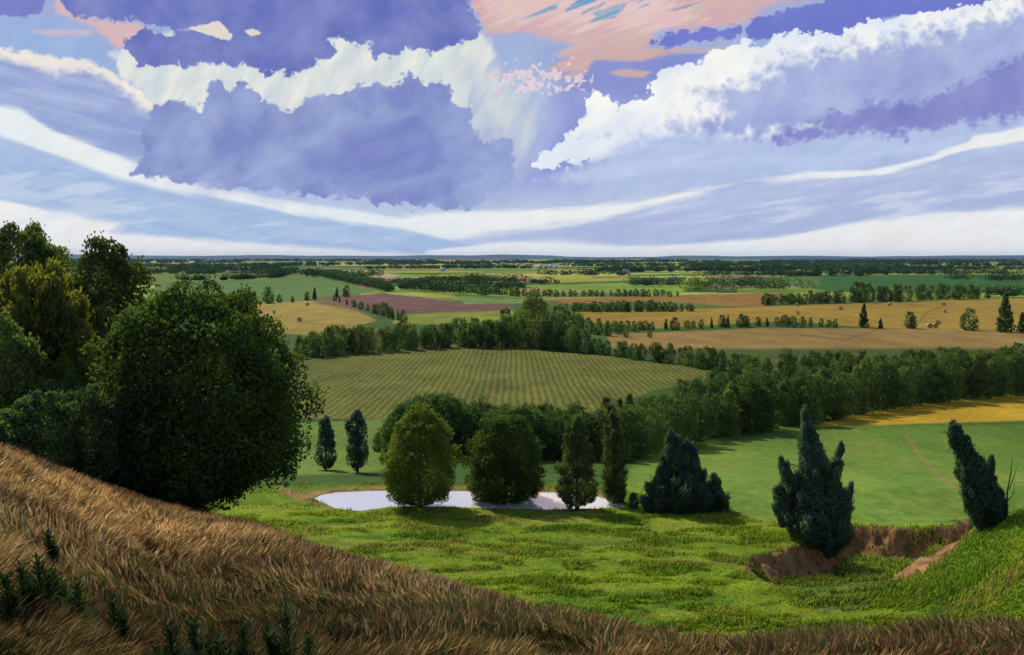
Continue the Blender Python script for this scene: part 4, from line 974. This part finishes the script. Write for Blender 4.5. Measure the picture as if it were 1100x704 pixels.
wA = .5+sstep(.5, .7, 1-m2)*.8; wB = .35+sstep(.48, .64, m1)*1.4; wC = .12+sstep(.5, .65, m2)*.3+floor_*.5; wD = .10+sstep(.56, .7, fbm(Xg/7, Yg/2.2, 91))*1.2; wE = .12+floor_*.8+sstep(.5, .7, hn)*.25
col = pick(rng, [lin(160, 182, 44), lin(98, 134, 36), lin(196, 196, 76), lin(184, 164, 84), lin(52, 94, 46)], [wA, wB, wC, wD, wE])*rng.uniform(.75, 1.15, (n, 1))*(1+.3*mound[:, None])*(1-.4*(floor_*(mound < .4)*sstep(64, 72, Yg)))[:, None]  # gully floor blades darkened, conifer shade put into their colour
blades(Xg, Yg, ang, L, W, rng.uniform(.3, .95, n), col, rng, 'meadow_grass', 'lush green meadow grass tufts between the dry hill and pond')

# dark weeds at the lower left
WM = plain_mat('weed_stem', (.035, .06, .035), .9, .2, 5)
WL = leaf_mat('leaf_weed', (.024, .050, .022), (.055, .085, .032), .25)
def weed(px, Y, ytop, seed, label):
    rng = np.random.default_rng(seed); X, Y, Zb = at(px, Y); H = (ztop(ytop, Y)-Zb)*.82
    o = empty('weed_plant', (X, Y, Zb)); tag(o, label, 'weed', 'dark leafy weeds in the dry grass')
    parts = []; P = []; A = []
    for sidx in range(3 if H > .5 else 2):
        a = rng.uniform(0, 6.28); sp = H*.18*(sidx > 0); hh = H*(1 if sidx == 0 else rng.uniform(.5, .8))
        pts = [(sp*math.cos(a)*t+.03*H*math.sin(4*t), sp*math.sin(a)*t, hh*t-.03) for t in np.linspace(0, 1, 7)]
        V, Fq = tube(pts, [.006*(1-.7*t)+.0015 for t in np.linspace(0, 1, 7)], 5); parts.append((V, Fq, np.zeros(len(V))))
        nl = int(80*hh/.8)+22
        for i in range(nl):
            t = .12+.88*i/nl; p = np.array([np.interp(t, np.linspace(0, 1, 7), [q_[j] for q_ in pts]) for j in range(3)])
            b = i*2.4+rng.uniform(-.3, .3); dv = np.array([math.cos(b), math.sin(b), 1.25]); ll = .15*(1.15-t)*min(1, H/.7)+.03
            P.append(p+dv*ll*.45); A.append(dv)
    P = np.array(P); A = np.array(A); nn = unit(np.cross(A, np.cross(np.array([0, 0, 1.]), A))); 
    V, Fq, T = leaves(P, nn, A, .13*min(1, H/.7)+.02, .026, rng, rng.uniform(0, 1, len(P)))
    obj('leaves', mesh_np('leaves', V, [Fq], [WL], attrs={'tint': ('FLOAT', T)}), o)
    V, Fq, T = join(parts); obj('stem', mesh_np('stem', V, [Fq], [WM]), o)
wl = [(6, 6.8, 604, 'dark leafy weed cut by the left border'), (24, 7.2, 590, 'second weed of the dense corner clump, beside the border'), (42, 7.4, 578, 'tallest dark weed of the lower left corner clump'), (60, 7.8, 598, 'weed leaning beside the tallest one of the corner clump'), (84, 7.6, 606, 'rightmost weed of the lower left corner clump'),
      (122, 8.0, 626, 'lone weed between the corner clump and the lower central weeds'), (184, 7.2, 650, 'short weed at the left of the lower central row of weeds'), (210, 6.8, 640, 'bushy weed, second from left in the lower central row'), (236, 6.9, 664, 'lowest weed in the middle of the lower central row'),
      (262, 7.0, 648, 'bushy weed just left of the spiky one'), (308, 7.0, 630, 'tall spiky weed furthest right in the dry grass'), (52, 10.5, 560, 'dark weed farther up the slope above the corner clump'), (332, 7.4, 668, 'small weed at the foot of the spiky one')]
for i, a in enumerate(wl): weed(a[0], a[1], a[2], 500+i, a[3])

#HAZE
m, nt = newmat('haze_air')
pv = N(nt, 'ShaderNodeVolumePrincipled', inp={'Color': (.36, .64, 1., 1), 'Density': HAZE, 'Anisotropy': .1})
nt.links.new(pv.outputs[0], N(nt, 'ShaderNodeOutputMaterial').inputs['Volume'])
V, Fq = boxes([(-51500, 51500, -1000, 41500, -3.5, 260)])
tag(obj('haze', mesh_np('haze', V, [Fq], [m])), 'thin blue haze of the far distance', kind='stuff')

#LIGHT
# ------------------------------------------------------------------ light, world, camera
SUN_EL, SUN_AZ = 41., -32.     # azimuth measured from +Y, negative to the left
w = bpy.data.worlds.new('World'); SC.world = w; w.use_nodes = True; nt = w.node_tree
bg = nt.nodes['Background']; sk = nt.nodes.new('ShaderNodeTexSky'); sk.sky_type = 'NISHITA'; sk.sun_disc = False
sk.sun_elevation = R(SUN_EL); sk.sun_rotation = R(SUN_AZ); sk.altitude = 200
nt.links.new(sk.outputs[0], bg.inputs[0]); bg.inputs[1].default_value = .14
su = bpy.data.lights.new('sun', 'SUN'); su.energy = 4.0; su.angle = R(.5); su.color = (1, .93, .80)
so_ = bpy.data.objects.new('sun', su); COL.objects.link(so_)
so_.rotation_euler = (R(90-SUN_EL), 0, math.pi-R(SUN_AZ)) ; so_.location = (0, 0, 120)
cd = bpy.data.cameras.new('camera'); co = bpy.data.objects.new('camera', cd); COL.objects.link(co)
co.location = (0, 0, CAMZ); co.rotation_euler = (R(90), 0, 0)
cd.sensor_width = 36; cd.lens = 36*1000/1100; cd.shift_y = -(352-HOR)/1100; cd.clip_start = .1; cd.clip_end = 300000
SC.camera = co
SC.view_settings.view_transform = 'Standard'; SC.view_settings.look = 'None'; SC.view_settings.exposure = 0; SC.view_settings.gamma = 1
SC.cycles.max_bounces = 6; SC.cycles.diffuse_bounces = 3; SC.cycles.transmission_bounces = 4; SC.cycles.glossy_bounces = 2
SC.cycles.use_denoising = True; SC.cycles.volume_bounces = 0
